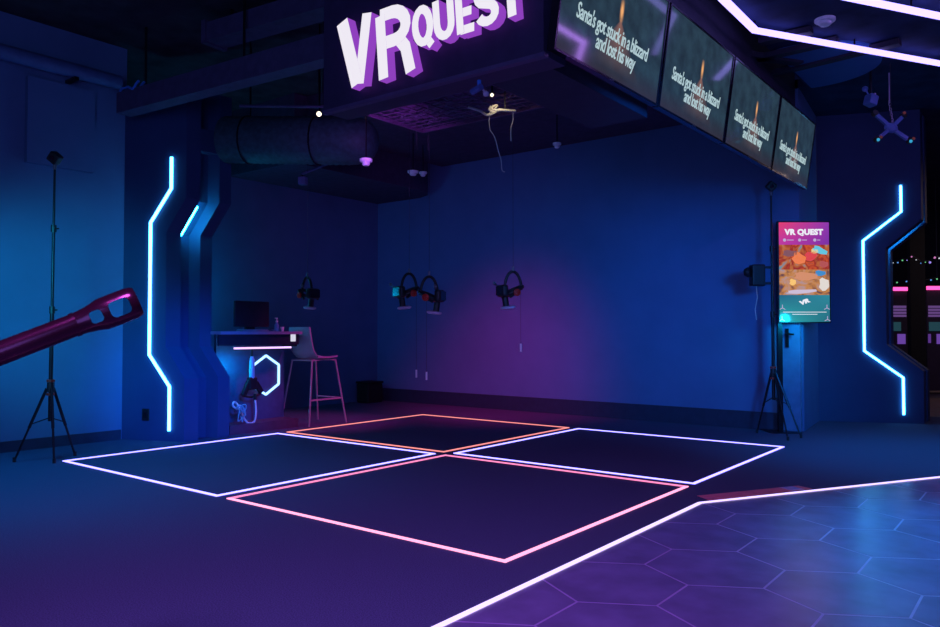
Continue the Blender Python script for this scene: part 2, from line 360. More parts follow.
# ================================================================== TELEVISIONS
struct('ceiling_bulkhead', MB().box((1.68, SB[3], 2.62), (2.12, -.30, 4.05)).box((1.80, -.30, 3.02), (2.12, WALL_Y, 4.05)), mat('bulkhead_navy', (.03, .028, .06), .7))
def tv_mat():
    m = bpy.data.materials.new('tv_picture'); m.use_nodes = True; nt = m.node_tree; L = nt.links.new; N = nt.nodes.new
    b = nt.nodes['Principled BSDF']; b.inputs['Base Color'].default_value = (.012, .012, .014, 1); b.inputs['Roughness'].default_value = .07
    b.inputs['Specular IOR Level'].default_value = .25
    tc = N('ShaderNodeTexCoord'); sx = N('ShaderNodeSeparateXYZ'); L(tc.outputs['UV'], sx.inputs[0])
    def M(op, a, b_=None, c=None):
        n = N('ShaderNodeMath'); n.operation = op
        for i, v in enumerate((a, b_, c)):
            if v is None: continue
            if isinstance(v, (int, float)): n.inputs[i].default_value = v
            else: L(v, n.inputs[i])
        return n.outputs[0]
    u, v = sx.outputs[0], sx.outputs[1]
    du = M('ABSOLUTE', M('SUBTRACT', u, .53))
    # a pale cone spreading below a flame
    hgt = M('MAXIMUM', M('SUBTRACT', .52, v), 0.)
    cone = M('MULTIPLY', M('LESS_THAN', v, .54), M('MAXIMUM', M('SUBTRACT', 1., M('DIVIDE', du, M('ADD', M('MULTIPLY', hgt, .55), .012))), 0.))
    cone = M('MULTIPLY', M('POWER', cone, .6), M('MAXIMUM', M('SUBTRACT', 1., M('MULTIPLY', hgt, 2.2)), 0.))
    fl = M('MULTIPLY', M('MAXIMUM', M('SUBTRACT', 1., M('DIVIDE', du, .022)), 0.), M('MAXIMUM', M('SUBTRACT', 1., M('DIVIDE', M('ABSOLUTE', M('SUBTRACT', v, .62)), .11)), 0.))
    mp = N('ShaderNodeMapping'); mp.inputs['Scale'].default_value = (1.8, 1, 1); L(tc.outputs['UV'], mp.inputs[0])
    no = N('ShaderNodeTexNoise'); no.inputs['Scale'].default_value = 6; no.inputs['Detail'].default_value = 8; L(mp.outputs[0], no.inputs['Vector'])
    r = N('ShaderNodeValToRGB'); r.color_ramp.elements[0].position = .3; r.color_ramp.elements[1].position = .75
    r.color_ramp.elements[0].color = (.014, .028, .046, 1); r.color_ramp.elements[1].color = (.026, .058, .088, 1)
    L(no.outputs['Fac'], r.inputs['Fac'])
    def mix(base, fac, col, amt):
        n = N('ShaderNodeMix'); n.data_type = 'RGBA'; L(M('MINIMUM', M('MULTIPLY', fac, amt), 1.), n.inputs[0]); L(base, n.inputs[6]); n.inputs[7].default_value = (*col, 1); return n.outputs[2]
    c = mix(r.outputs['Color'], M('MAXIMUM', M('SUBTRACT', .22, v), 0.), (.03, .024, .04), 4.)
    c = mix(c, cone, (.30, .14, .11), .9); c = mix(c, fl, (.9, .42, .16), 1.5)
    L(c, b.inputs['Emission Color']); b.inputs['Emission Strength'].default_value = 1.0
    return m
tvm = tv_mat(); cap_m = glow('caption_white', (.42, .58, .60), 1.0)
tv_labels = ['wall television with dark winter picture and caption, nearest to the glowing sign', 'wall television with dark winter picture and caption, second from the sign',
             'wall television with dark winter picture and caption, third from the sign', 'wall television with dark winter picture and caption, farthest from the sign, above the portrait screen']
TX = 2.257
def quad_uv(name, pts, m, parent):
    me = bpy.data.meshes.new(name); me.from_pydata([tuple(p) for p in pts], [], [(0,1,2,3)]); uv = me.uv_layers.new(name='UVMap')
    for i, c in enumerate(((0,0), (1,0), (1,1), (0,1))): uv.data[i].uv = c
    me.materials.append(m); o = bpy.data.objects.new(name, me); COL.objects.link(o); o.parent = parent
    o.matrix_parent_inverse = parent.matrix_basis.inverted(); return o
tvs = []
for k in range(4):
    y0 = -1.70+1.29*k; y1 = y0+1.262; y0 -= .07*(k == 0); z0, z1 = 2.645, 3.352
    t = thing('television', tv_labels[k], 'television', (TX, (y0+y1)/2, z0), 0, 'row of wall televisions')
    tvs.append(t)
    b = MB(); w = .014
    b.box((TX-.05, y0, z0), (TX, y0+w, z1)); b.box((TX-.05, y1-w, z0), (TX, y1, z1)); b.box((TX-.05, y0+w, z0), (TX, y1-w, z0+w)); b.box((TX-.05, y0+w, z1-w), (TX, y1-w, z1))
    b.build('bezel', mat('bezel_gloss', (.05, .04, .06), .2, .7), t)
    MB().box((TX-.057, y0+w, z0+w), (TX-.008, y1-w, z1-w)).build('back_case', black, t)
    s = quad_uv('screen', [(TX-.006, y0+w, z0+w), (TX-.006, y1-w, z0+w), (TX-.006, y1-w, z1-w), (TX-.006, y0+w, z1-w)], tvm, t)
    R = Matrix(((0,0,1,0), (1,0,0,0), (0,1,0,0), (0,0,0,1)))
    yc = (y0+y1)/2
    for txt, dy, dz in (("Santa's got stuck in a blizzard", -.02, .275), ('and lost his way', .02, .175)):
        text('caption', txt, .112, cap_m, Matrix.Translation((TX-.004, yc+dy, z0+dz)) @ R @ Matrix.Diagonal((.80, 1.15, 1, 1)), t, shear=.25, depth=.0008, bold=.0012, spacing=.9)
    MB().box((2.0602, yc-.2, 3.06), (TX-.057, yc+.2, 3.26)).build('wall_bracket', black_metal, t)
    MB().box((TX-.004, yc-.03, z0+.003), (TX+.001, yc+.03, z0+.011)).build('indicator', grey_metal, t)

for t in tvs: t.rotation_euler = (0, math.radians(8), 0)            # screens lean forward a little

# ================================================================== PORTRAIT SCREEN ON A POST
r3 = Vector((.788, .615, 0)); n3 = Vector((.615, -.788, 0))
p0 = at(778.5, 332, 8.25); p0.z = 0
t = thing('portrait_screen', 'tall portrait screen showing a VR QUEST poster, standing on a black post', 'display', p0 + r3*.03)
MS = Matrix(((r3.x, -n3.x, 0, p0.x), (r3.y, -n3.y, 0, p0.y), (0, 0, 1, 0), (0, 0, 0, 1)))    # local x along screen, y away from viewer
zb, zt, sw = 1.198, 2.312, .575
MB().box((0, .0, zb), (sw, .045, zt), M=MS).build('screen_frame', black, t, bevel=.004)
MB().box((.012, .045, 0), (.062, .085, 2.2), M=MS).build('post', black_metal, t)
MB().box((-.09, .0, 0), (.25, .30, .012), M=MS).build('base_plate', black_metal, t)
MB().box((.012, .045, 1.5), (.4, .06, 2.0), M=MS).build('mount_plate', black_metal, t)
def grad_mat(name, c00, c10, c01, c11, e=1.):
    m = bpy.data.materials.new(name); m.use_nodes = True; nt = m.node_tree; L = nt.links.new; N = nt.nodes.new; b = nt.nodes['Principled BSDF']
    b.inputs['Base Color'].default_value = (.01, .01, .01, 1); b.inputs['Roughness'].default_value = .15
    tc = N('ShaderNodeTexCoord'); s = N('ShaderNodeSeparateXYZ'); L(tc.outputs['UV'], s.inputs[0])
    def mx(f, a, c):
        n = N('ShaderNodeMix'); n.data_type = 'RGBA'; L(f, n.inputs[0])
        for i, v in ((6, a), (7, c)):
            if isinstance(v, tuple): n.inputs[i].default_value = (*v, 1)
            else: L(v, n.inputs[i])
        return n.outputs[2]
    L(mx(s.outputs[1], mx(s.outputs[0], c00, c10), mx(s.outputs[0], c01, c11)), b.inputs['Emission Color']); b.inputs['Emission Strength'].default_value = e
    return m
def sq(name, x0, x1, z0, z1, m, y=-.001): return quad_uv(name, [MS @ Vector(p) for p in ((x0, y, z0), (x1, y, z0), (x1, y, z1), (x0, y, z1))], m, t)
H = zt-zb; fx0, fx1 = .014, sw-.014
zz = lambda f: zt-.014 - (H-.028)*f
sq('screen_header', fx0, fx1, zz(.225), zz(0), grad_mat('poster_header', (.50, .04, .36), (.18, .03, .38), (.75, .05, .16), (.26, .04, .42)))
pic1 = sq('screen_picture', fx0, fx1, zz(.475), zz(.225), print_mat('poster_game_red', [(.20, .05, .07), (.60, .09, .02), (.28, .02, .02), (.50, .14, .04), (.06, .30, .45)], 6.5, 2., 1.0, 2.))
pic2 = sq('screen_picture', fx0, fx1, zz(.73), zz(.475), print_mat('poster_game_gold', [(.03, .04, .16), (.16, .07, .07), (.55, .22, .06), (.45, .28, .28), (.05, .18, .40)], 7, 5., 1.0, 3.))
sq('screen_footer', fx0, fx1, zz(1), zz(.73), grad_mat('poster_footer', (.03, .38, .38), (.02, .14, .20), (.02, .13, .24), (.03, .25, .33)))
R2 = lambda x, z, sx=1., rot=0.: MS @ Matrix.Translation((x, -.002, z)) @ Matrix.Rotation(PI/2, 4, 'X') @ Matrix.Rotation(rot, 4, 'Z') @ Matrix.Diagonal((sx, 1, 1, 1))
pw = glow('poster_white', (.85, .85, .9), 1.0); pl = glow('poster_lilac', (.50, .40, .62), 1.0)
text('title', 'VR QUEST', .082, pw, R2(sw/2, zz(.10), 1.05), t, bold=.005, depth=.0005, spacing=1.06)
for i, w_ in enumerate(('MULTIPLAYER', 'FREE ROAM', 'TEAM')):
    ic = MB(); cxx = .075+.165*i; cz = zz(.178)
    ic.lathe([(.011, -.0005), (.017, -.0005), (.017, .0005), (.011, .0005)], n=16, M=MS @ Matrix.Translation((cxx, -.002, cz)) @ Matrix.Rotation(PI/2, 4, 'X'))
    ic.build('icon', pl, t)
    m_ = MB().box((cxx+.026, -.0025, cz-.004), (cxx+.10-.02*i, -.0015, cz+.004), M=MS); m_.build('icon_caption', pl, t)
# figures in the game pictures: plain coloured blobs and bars
def blob(x, z, rx, rz, col, nm, rot=0.):
    mb = MB(); mb.prism([(rx*math.cos(2*PI*k/10)*(1+.25*math.sin(k*2.3)), rz*math.sin(2*PI*k/10)*(1+.2*math.cos(k*1.7))) for k in range(10)], 1, -.0022, -.0012, M=MS @ Matrix.Translation((x, 0, z)) @ Matrix.Rotation(rot, 4, 'Y'))
    mb.build('picture_shape', glow(nm, col), t)
blob(.23, zz(.36), .075, .06, (.85, .20, .03), 'pic_orange', .3); blob(.36, zz(.335), .07, .05, (.70, .05, .03), 'pic_red', -.4)
blob(.46, zz(.28), .085, .035, (.12, .55, .70), 'pic_cyan', .4); blob(.13, zz(.31), .08, .035, (.22, .08, .07), 'pic_brown')
blob(.40, zz(.29), .04, .025, (.75, .60, .25), 'pic_yellow'); blob(.50, zz(.42), .05, .035, (.45, .08, .05), 'pic_crimson')
blob(.16, zz(.60), .035, .035, (.95, .55, .12), 'pic_gold'); blob(.30, zz(.54), .13, .045, (.65, .26, .10), 'pic_amber')
blob(.50, zz(.62), .055, .07, (.75, .68, .60), 'pic_cream'); blob(.46, zz(.51), .06, .03, (.05, .25, .55), 'pic_blue')
blob(.25, zz(.695), .17, .022, (.60, .50, .62), 'pic_snow', -.06)
text('logo', 'VR', .06, pw, R2(sw/2-.0, zz(.80), 1.4, .35), t, bold=.004, depth=.0004)
m_ = MB()
for rr in range(2): m_.box((.05+.10*rr, -.0025, zz(.905+.022*rr)), (sw-.05-.10*rr, -.0015, zz(.905+.022*rr)+.006), M=MS)
m_.build('text_line', pw, t)
for cx_, cz_ in ((.045, zz(.86)), (sw-.045, zz(.86)), (.04, zz(.975)), (sw-.04, zz(.975))):
    mk = MB()
    for a_ in (90, 210, 330): mk.beam(MS @ Vector((cx_, -.002, cz_)), MS @ Vector((cx_+.035*math.cos(math.radians(a_)), -.002, cz_+.035*math.sin(math.radians(a_)))), .007, .001, up=n3)
    mk.build('corner_mark', pl, t)

# ================================================================== TRACKING STANDS
def stand(label, top, base, feet, zc, extra):
    t = thing('tripod_stand', label, 'tripod', (base[0], base[1], 0), 0, 'tall black tripod stands')
    top = Vector(top); base = Vector(base); ax = (top-base); P = lambda z: base + ax*(z/top.z)
    MB().tube([P(zc-.28), P(zc), P(1.3)], .017).build('lower_tube', black_metal, t, True)
    MB().tube([P(1.28), P(2.0)], .013).build('middle_tube', black_metal, t, True)
    MB().tube([P(1.98), P(top.z-.09)], .010).build('upper_tube', black_metal, t, True)
    for z_ in (1.29, 1.99):
        MB().tube([P(z_-.03), P(z_+.03)], .023).tube([P(z_), P(z_)+RT*.045], .007).build('clamp_collar', black, t)
    MB().tube([P(zc-.03), P(zc+.05)], .03).build('leg_collar', black, t)
    tag(MB().tube([P(zc+.055), P(zc+.075)], .034).build('red_ring', red_p, t), 'red ring above the leg collar')
    tag(MB().tube([P(zc-.06), P(zc-.04)], .034).build('red_ring', red_p, t), 'red ring below the leg collar')
    for fx, fy in feet:
        f = Vector((fx, fy, .012)); dirv = (f-P(zc)); hd = Vector((dirv.x, dirv.y, 0)).normalized()
        L = MB().tube([P(zc)+hd*.03, P(zc)+hd*.03+(f-P(zc)-hd*.03)*.55], .013, 8).tube([P(zc)+hd*.03+(f-P(zc)-hd*.03)*.5, f], .009, 8).build('leg', black_metal, t)
        MB().tube([f-Vector((0, 0, .012)), f+Vector((0, 0, .03))], .014, 8).build('rubber_foot', black, L)
        MB().tube([P(zc-.25), P(zc)+hd*.03+(f-P(zc)-hd*.03)*.5], .005, 6).build('leg_strut', black_metal, t)
    MB().tube([P(top.z-.1), P(top.z-.045)], .016).build('ball_head', grey_metal, t)
    M = Matrix.Translation(top) @ Matrix.Rotation(AZ, 4, 'Z') @ Matrix.Rotation(.7, 4, 'Y') @ Matrix.Rotation(.25, 4, 'X')
    s = MB().box((-.045, -.04, -.045), (.045, .04, .045), M=M).build('tracking_sensor', black, t, bevel=.012)
    MB().lathe([(.02, 0), (.02, .006), (.014, .012), (1e-5, .014)], n=14, M=M @ Matrix.Translation((0, -.04, 0)) @ Matrix.Rotation(PI/2, 4, 'X')).build('sensor_lens', mat('lens_glass', (.03, .005, .02), .1), s)
    if extra: extra(t, P)
    return t
lt = stand('tall black tripod stand with sensor head before the left blue wall', (-2.40, -2.36, 2.60), (-2.42, -2.365, 0), [(-2.60, -2.57), (-2.515, -2.108), (-2.27, -2.39)], .62, None)
def clamp(t, P):
    z = 1.72; c = P(z)
    for dz in (-.10, .07): MB().beam(c+Vector((0, 0, dz))-RT*.0, c+Vector((0, 0, dz))-RT*.13, .03, .025).build('clamp_arm', black, t)
    MB().box((-.23, -.06, -.13), (-.09, .06, .10), M=Matrix.Translation(c) @ Matrix.Rotation(AZ, 4, 'Z')).build('clamped_box', black, t, bevel=.015)
    MB().lathe([(.05, 0), (.055, .03), (.04, .06)], c-RT*.23+Vector((0, 0, .02)), 14, Matrix.Rotation(-PI/2, 4, Vector((0, 1, 0))).to_4x4()).build('box_knob', black, t)
    q0 = c-RT*.17+Vector((0, 0, -.13))
    MB().tube([q0, q0+Vector((.01, 0, -.12)), q0+Vector((-.015, 0, -.25)), q0+Vector((.0, 0, -.36))], .004, 6).build('hanging_wire', cable_w, t)
rt = at(773.5, 440, 8.05)
stand('tall black tripod stand with clamped box beside the portrait screen', (rt.x, rt.y, 2.66), (rt.x+.005, rt.y+.005, 0),
      [tuple(on(757, 433, 2, 0))[:2], tuple(on(801, 438, 2, 0))[:2], (rt.x+.22, rt.y-.27)], .66, clamp)

counter_m = mat('counter_panel', (.05, .08, .18), .5)
# ================================================================== COUNTER, STOOL, THINGS ON AND UNDER IT
cx0, cx1, cy0, cy1 = -3.12, -2.6, -.46, .46
t = thing('reception_counter', 'high black counter with lit underside and hexagon light on its front', 'counter', ((cx0+cx1)/2, 0, 0))
MB().box((cx0-.03, cy0, 1.075), (cx1+.03, cy1+.03, 1.108)).box((-2.88, -.60, 1.075), (cx1+.03, cy0, 1.108)).build('counter_top', desk_top, t)
MB().box((cx1-.03, -.60, .955), (cx1, cy1, 1.075)).box((cx0, cy1-.03, .935), (cx1-.03, cy1, 1.075)).build('apron', desk_m, t)
tag(MB().box((cx1-.028, -.40, .915), (cx1-.005, .36, .935)).build('light_strip', glow('led_pink_white_counter', (1.3, .78, 1.6)), t), 'pink-white light strip under the apron')
HX = -2.86
MB().box((HX-.04, cy0, .10), (HX, .46, 1.075)).build('front_panel', counter_m, t)
MB().box((cx0, .42, .10), (HX-.04, .46, 1.075)).build('side_panel', counter_m, t)
MB().box((cx0, cy0, 0), (cx1, cy1+.0, .10)).build('plinth', mat('plinth_dark', (.09, .05, .10), .4), t)
hc = on(265.5, 375, 0, HX); hp = [(hc.y + .21*math.sin(k*PI/3), hc.z + .225*math.cos(k*PI/3)) for k in range(7)]
hb = MB()
for k in range(6):
    a, b = hp[k], hp[k+1]; hb.beam((HX+.008, a[0], a[1]), (HX+.008, b[0], b[1]), .022, .016, up=(1, 0, 0))
tag(hb.build('hexagon_light', glow('led_hexagon', (.75, 1.5, 2.6)), t), 'white hexagon outline light')
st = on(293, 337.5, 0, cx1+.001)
tag(MB().box((cx1, st.y-.035, st.z-.045), (cx1+.008, st.y+.035, st.z+.045)).build('glowing_sticker', glow('sticker_glow', (.66, .66, .78)), t, bevel=.002), 'white sticker given a glow for its brightness')  # sticker on the apron; its brightness is put in as emission
# bar stool
BX, BY = -2.74, .80
t = thing('bar_stool', 'tall stool with shell seat and thin pink-lit legs beside the counter', 'stool', (BX, BY, 0))
shell = MB(); rows = []
nY, nX = 14, 8
for i in range(nY+1):
    f = i/nY
    if f < .5: py = .21 - .36*(f/.5); pz = .80 - .012*math.sin(PI*f/.5); 
    else:
        g = (f-.5)/.5; py = -.15 - .10*math.sin(g*PI/2)**.7*1.0; pz = .80 + .36*(g**1.15)
    wv = .205 if f < .5 else .205 - .02*max(0, (f-.85)/.15)
    for j in range(nX+1):
        x = (j/nX-.5)*2; shell_p = Vector((BX + x*wv, BY + py - (0 if f < .5 else -.03*x*x), pz + (.02*x*x if f < .6 else 0)))
        rows.append(shell_p)
W_ = nX+1; th = Vector((0, 0, -.018))
vs = rows + [p + (th if i//W_ < nY*.5 else Vector((0, .016, 0))) for i, p in enumerate(rows)]; n_ = len(rows)
fs = []
for i in range(nY):
    for j in range(nX):
        a = i*W_+j; fs += [(a, a+1, a+W_+1, a+W_), (n_+a, n_+a+W_, n_+a+W_+1, n_+a+1)]
edge = [j for j in range(W_)] + [i*W_+nX for i in range(1, nY+1)] + [nY*W_+j for j in range(nX-1, -1, -1)] + [i*W_ for i in range(nY-1, 0, -1)]
for a, b in zip(edge, edge[1:]+edge[:1]): fs.append((a, b, n_+b, n_+a))
shell.add(vs, fs).build('seat_shell', stool_m, t, True)
MB().tube([(BX-.18, BY-.17, .765), (BX+.18, BY-.17, .765), (BX+.18, BY+.19, .765), (BX-.18, BY+.19, .765), (BX-.18, BY-.17, .765)], .011, 8).build('seat_frame', stool_leg, t)
foot = [(-.26, -.28), (.26, -.28), (.26, .30), (-.26, .30)]; tops = [(-.18, -.17), (.18, -.17), (.18, .19), (-.18, .19)]
for (fx, fy), (tx, ty) in zip(foot, tops):
    MB().tube([(BX+tx, BY+ty, .77), (BX+fx, BY+fy, 0)], .0115, 8).build('leg', stool_leg, t, True)
def lg(k, z): 
    f = 1-z/.77; return (BX+tops[k][0]+(foot[k][0]-tops[k][0])*f, BY+tops[k][1]+(foot[k][1]-tops[k][1])*f, z)
MB().tube([lg(1, .30), lg(2, .30)], .0105, 8).tube([lg(2, .30), lg(3, .30)], .0105, 8).build('footrest', stool_leg, t)
# things on the counter
t = thing('monitor', 'dark computer monitor standing on the high counter', 'monitor', (-2.9, .03, 1.108))
MB().box((-2.93, -.20, 1.16), (-2.90, .27, 1.455)).build('screen_case', mat('monitor_case', (.03, .02, .035), .4), t, bevel=.006)
MB().box((-2.96, -.03, 1.118), (-2.93, .09, 1.3)).build('stand_neck', black, t)
MB().box((-3.02, -.08, 1.108), (-2.86, .14, 1.12)).build('stand_foot', black, t, bevel=.003)
t = thing('keyboard', 'dark keyboard lying in front of the monitor on the counter', 'keyboard', (-2.74, -.08, 1.108))
MB().box((-2.80, -.25, 1.108), (-2.68, .10, 1.124)).build('key_tray', mat('keyboard_grey', (.22, .22, .30), .5), t, bevel=.004)
kb = MB()
for i in range(4):
    for j in range(12): kb.box((-2.793+i*.028, -.24+j*.028, 1.124), (-2.771+i*.028, -.218+j*.028, 1.131))
kb.build('keys', mat('keyboard_keys', (.25, .25, .32), .5), t)
t = thing('pump_bottle', 'small clear pump bottle standing on the counter right of the monitor', 'bottle', (-2.72, .24, 1.108))
MB().lathe([(.027, 0), (.028, .01), (.028, .075), (.012, .095), (.012, .105)], (-2.72, .24, 1.108), 16).build('bottle_body', mat('bottle_blue', (.15, .3, .6), .2), t, True)
MB().lathe([(.014, 0), (.014, .018), (.005, .02), (.005, .045)], (-2.72, .24, 1.213), 12).box((-2.726, .215, 1.255), (-2.714, .248, 1.266)).build('pump_head', white_p, t)
t = thing('paper_cup', 'small pale cup on the counter next to the pump bottle', 'cup', (-2.66, .27, 1.108))
MB().lathe([(.016, 0), (.021, .05), (.018, .05), (.014, .004), (1e-5, .004)], (-2.66, .27, 1.108), 14).build('cup_body', white_p, t, True)
MB().lathe([(.0215, .044), (.0225, .05), (.0215, .053), (.02, .05)], (-2.66, .27, 1.108), 14).build('cup_rim', white_p, t)
t = thing('computer_mouse', 'dark computer mouse at the edge of the counter left of the bottle', 'mouse', (-2.68, .15, 1.108))
MB().ball((-2.68, .15, 1.108+.012), .02, sc=(1.5, .9, .6)).build('mouse_body', mat('mouse_blue', (.1, .2, .4), .4), t, True)
# gun controller hanging below the counter with its white cable
gp = on(252, 352, 0, -2.70)
t = thing('toy_blaster', 'pale blue and black blaster controller hanging under the counter', 'game controller', (gp.x, gp.y, .42))
bl = mat('blaster_blue', (.25, .50, .75), .35)
g0 = Vector((gp.x, gp.y, 0))
MB().tube([g0+Vector((0, 0, .93)), g0+Vector((0, 0, .82))], .012, 8).build('hanging_strap', black, t)
MB().tube([g0+Vector((0, 0, .83)), g0+Vector((0, 0, .79)), g0+Vector((0, 0, .55)), g0+Vector((0, .005, .50))], [.016, .03, .03, .018], 12).build('blaster_barrel', bl, t, True)
MB().box((gp.x-.03, gp.y-.05, .46), (gp.x+.03, gp.y+.06, .60)).build('blaster_body', black, t, bevel=.015)
MB().beam(g0+Vector((0, -.03, .56)), g0+Vector((0, -.11, .40)), .04, .06).build('rear_grip', black, t, bevel=.01)
MB().beam(g0+Vector((0, .05, .54)), g0+Vector((0, .13, .42)), .04, .06).build('front_grip', black, t, bevel=.01)
MB().tube([g0+Vector((0, -.12+.24*k/8, .41-.03*math.sin(PI*k/8))) for k in range(9)], .014, 8).build('trigger_guard', black, t)
cpts = [(255, 398), (256, 412), (254, 424), (247, 423), (241, 412), (237, 404), (234, 402), (233, 406), (238, 409), (240, 405)]
t = thing('power_cable', 'white cable looping down to the plinth under the counter', 'cable', on(247, 424, 0, -2.62))
CP = [on(x, y, 0, -2.66+.02*math.sin(i)) for i, (x, y) in enumerate(cpts)]
for p in CP: p.z = max(p.z, .11)
def smooth_path(P, n=5):
    out = []
    for i in range(len(P)-1):
        p0_, p1, p2, p3 = P[max(i-1, 0)], P[i], P[i+1], P[min(i+2, len(P)-1)]
        for k in range(n):
            u = k/n; out.append(.5*((2*p1)+(p2-p0_)*u+(2*p0_-5*p1+4*p2-p3)*u*u+(3*p1-p0_-3*p2+p3)*u**3))
    return out+[P[-1]]
MB().tube(smooth_path(CP), .011, 8).build('cable_run', mat('cable_pale', (.65, .75, .8), .4), t, True)
MB().tube([CP[0]+Vector((0, 0, -.02)), CP[0]+Vector((0, 0, .05))], .017, 8).build('cable_plug', black, t)
tan = on(238, 416, 0, -2.62)
t = thing('cable_tangle', 'bluish tangle of thin cables behind the portal foot under the counter', 'cables', (-2.62, tan.y, .1))
rnd = random.Random(3)
for k in range(3):
    P = [Vector((-2.565+rnd.uniform(-.02, .02), tan.y+rnd.uniform(-.06, .06), .12+rnd.uniform(0, .2))) for _ in range(7)]
    MB().tube(smooth_path(P), .006, 6).build('cable_loop', mat('cable_teal', (.2, .5, .6), .4), t)

# ================================================================== HANGING HEADSETS
def headset(pos, label, rz, ztop, pend, s=1.0):
    t = thing('hanging_headset', label, 'headset', (pos.x, pos.y, pos.z-.13*s), rz, 'virtual reality headsets hanging on cords')
    p = lambda x, y, z: Vector((x*s, y*s*.8, z*s*1.35+.13*s))
    ring = [p(.085*math.cos(a), .11*math.sin(a), -.005+.03*math.sin(a)) for a in [2*PI*k/20 for k in range(21)]]
    MB().tube(ring, .016*s, 8).build('head_band', black, t, True, loc=1)
    arch = [p(0, .105*math.cos(a), .0+.125*math.sin(a)) for a in [PI*k/12 for k in range(13)]]
    MB().tube(arch, .014*s, 8).build('top_strap', black, t, True, loc=1)
    v = MB().box((-.08*s, -.135*s, -.065*s+.13*s), (.08*s, -.075*s, .045*s+.13*s)).build('visor', black, t, bevel=.022*s, loc=1)
    v2 = MB().box((-.065*s, -.142*s, -.05*s+.13*s), (.065*s, -.134*s, .03*s+.13*s)).build('visor_face', mat('visor_gloss', (.02, .02, .035), .15), v, loc=1)
    tag(MB().lathe([(.05*s, 0), (.066*s, .006*s), (.069*s, .022*s), (.045*s, .03*s), (1e-5, .03*s)], p(0, -.06, -.13), 24, Matrix.Rotation(.12, 4, 'X')).build('face_cushion', pad_m, t, True, loc=1), 'pale lilac face cushion')
    for sx in (-1, 1):
        MB().tube([p(sx*.092, -.09, -.05), p(sx*.085, .0, -.02), p(sx*.06, .09, .02)], .013*s, 8).build('side_arm', black, t, loc=1)
        e = MB().lathe([(.020*s, 0), (.033*s, .006*s), (.033*s, .02*s), (.020*s, .026*s), (.014*s, .016*s), (1e-5, .016*s)], p(sx*.095, -.01, -.02), 14, Matrix.Rotation(sx*PI/2, 4, 'Y')).build('earpiece', red_p, t, loc=1)
        tag(e, 'red earpiece')
    MB().tube([p(0, -.085, -.11), p(0, -.10, -.05)], .03*s, 8).build('cushion_mount', black, t, loc=1)
    MB().tube([p(.0, 0, .125), p(.004, .0, .16)], .012*s, 8).build('cord_clip', grey_metal, t, loc=1)
    MB().tube([p(.004, 0, .15), Vector((0, 0, ztop-(pos.z-.13*s)))], .0018, 6).build('hanging_cord', cable_d, t, loc=1)
    w = MB().tube([p(-.11, -.13, .03), p(-.15, -.15, .045)], .007*s, 6).ball(p(-.155, -.15, .05), .016*s); w.build('side_knob', grey_metal, t, loc=1)
    if pend:
        MB().tube([p(.06, .06, -.02), p(.06, .06, -.30), p(.062, .06, -pend)],   .0014, 6).build('pull_cord', cable_d, t, loc=1)
        tag(MB().tube([p(.062, .06, -pend), p(.062, .06, -pend-.055)], .009, 8).build('cord_tag', white_p, t, loc=1), 'small white tag on a thin cord')
headset(at(513, 290, 6.9), 'black headset with red earpiece hanging alone before the blue back wall', AZ-1.2, 3.62, .36)
headset(at(429, 295, 6.9), 'black headset hanging lowest, right of the overlapping pair at the middle', AZ+1.25, 3.62-.0, .52)
headset(at(409, 291, 7.3), 'black headset of the overlapping pair, on the left and further back', AZ-1.0, 4.05, .56)
headset(at(307, 293, 8.2), 'black headset hanging above the stool before the dark alcove', AZ+.85, 4.05, 0)

# ================================================================== PROP GUN BARREL AT THE LEFT
bA = at(-75, 382, 1.90); bB = at(136, 301.5, 2.12); ax = (bB-bA).normalized(); LB = (bB-bA).length
MBr = frame(bA, ax)
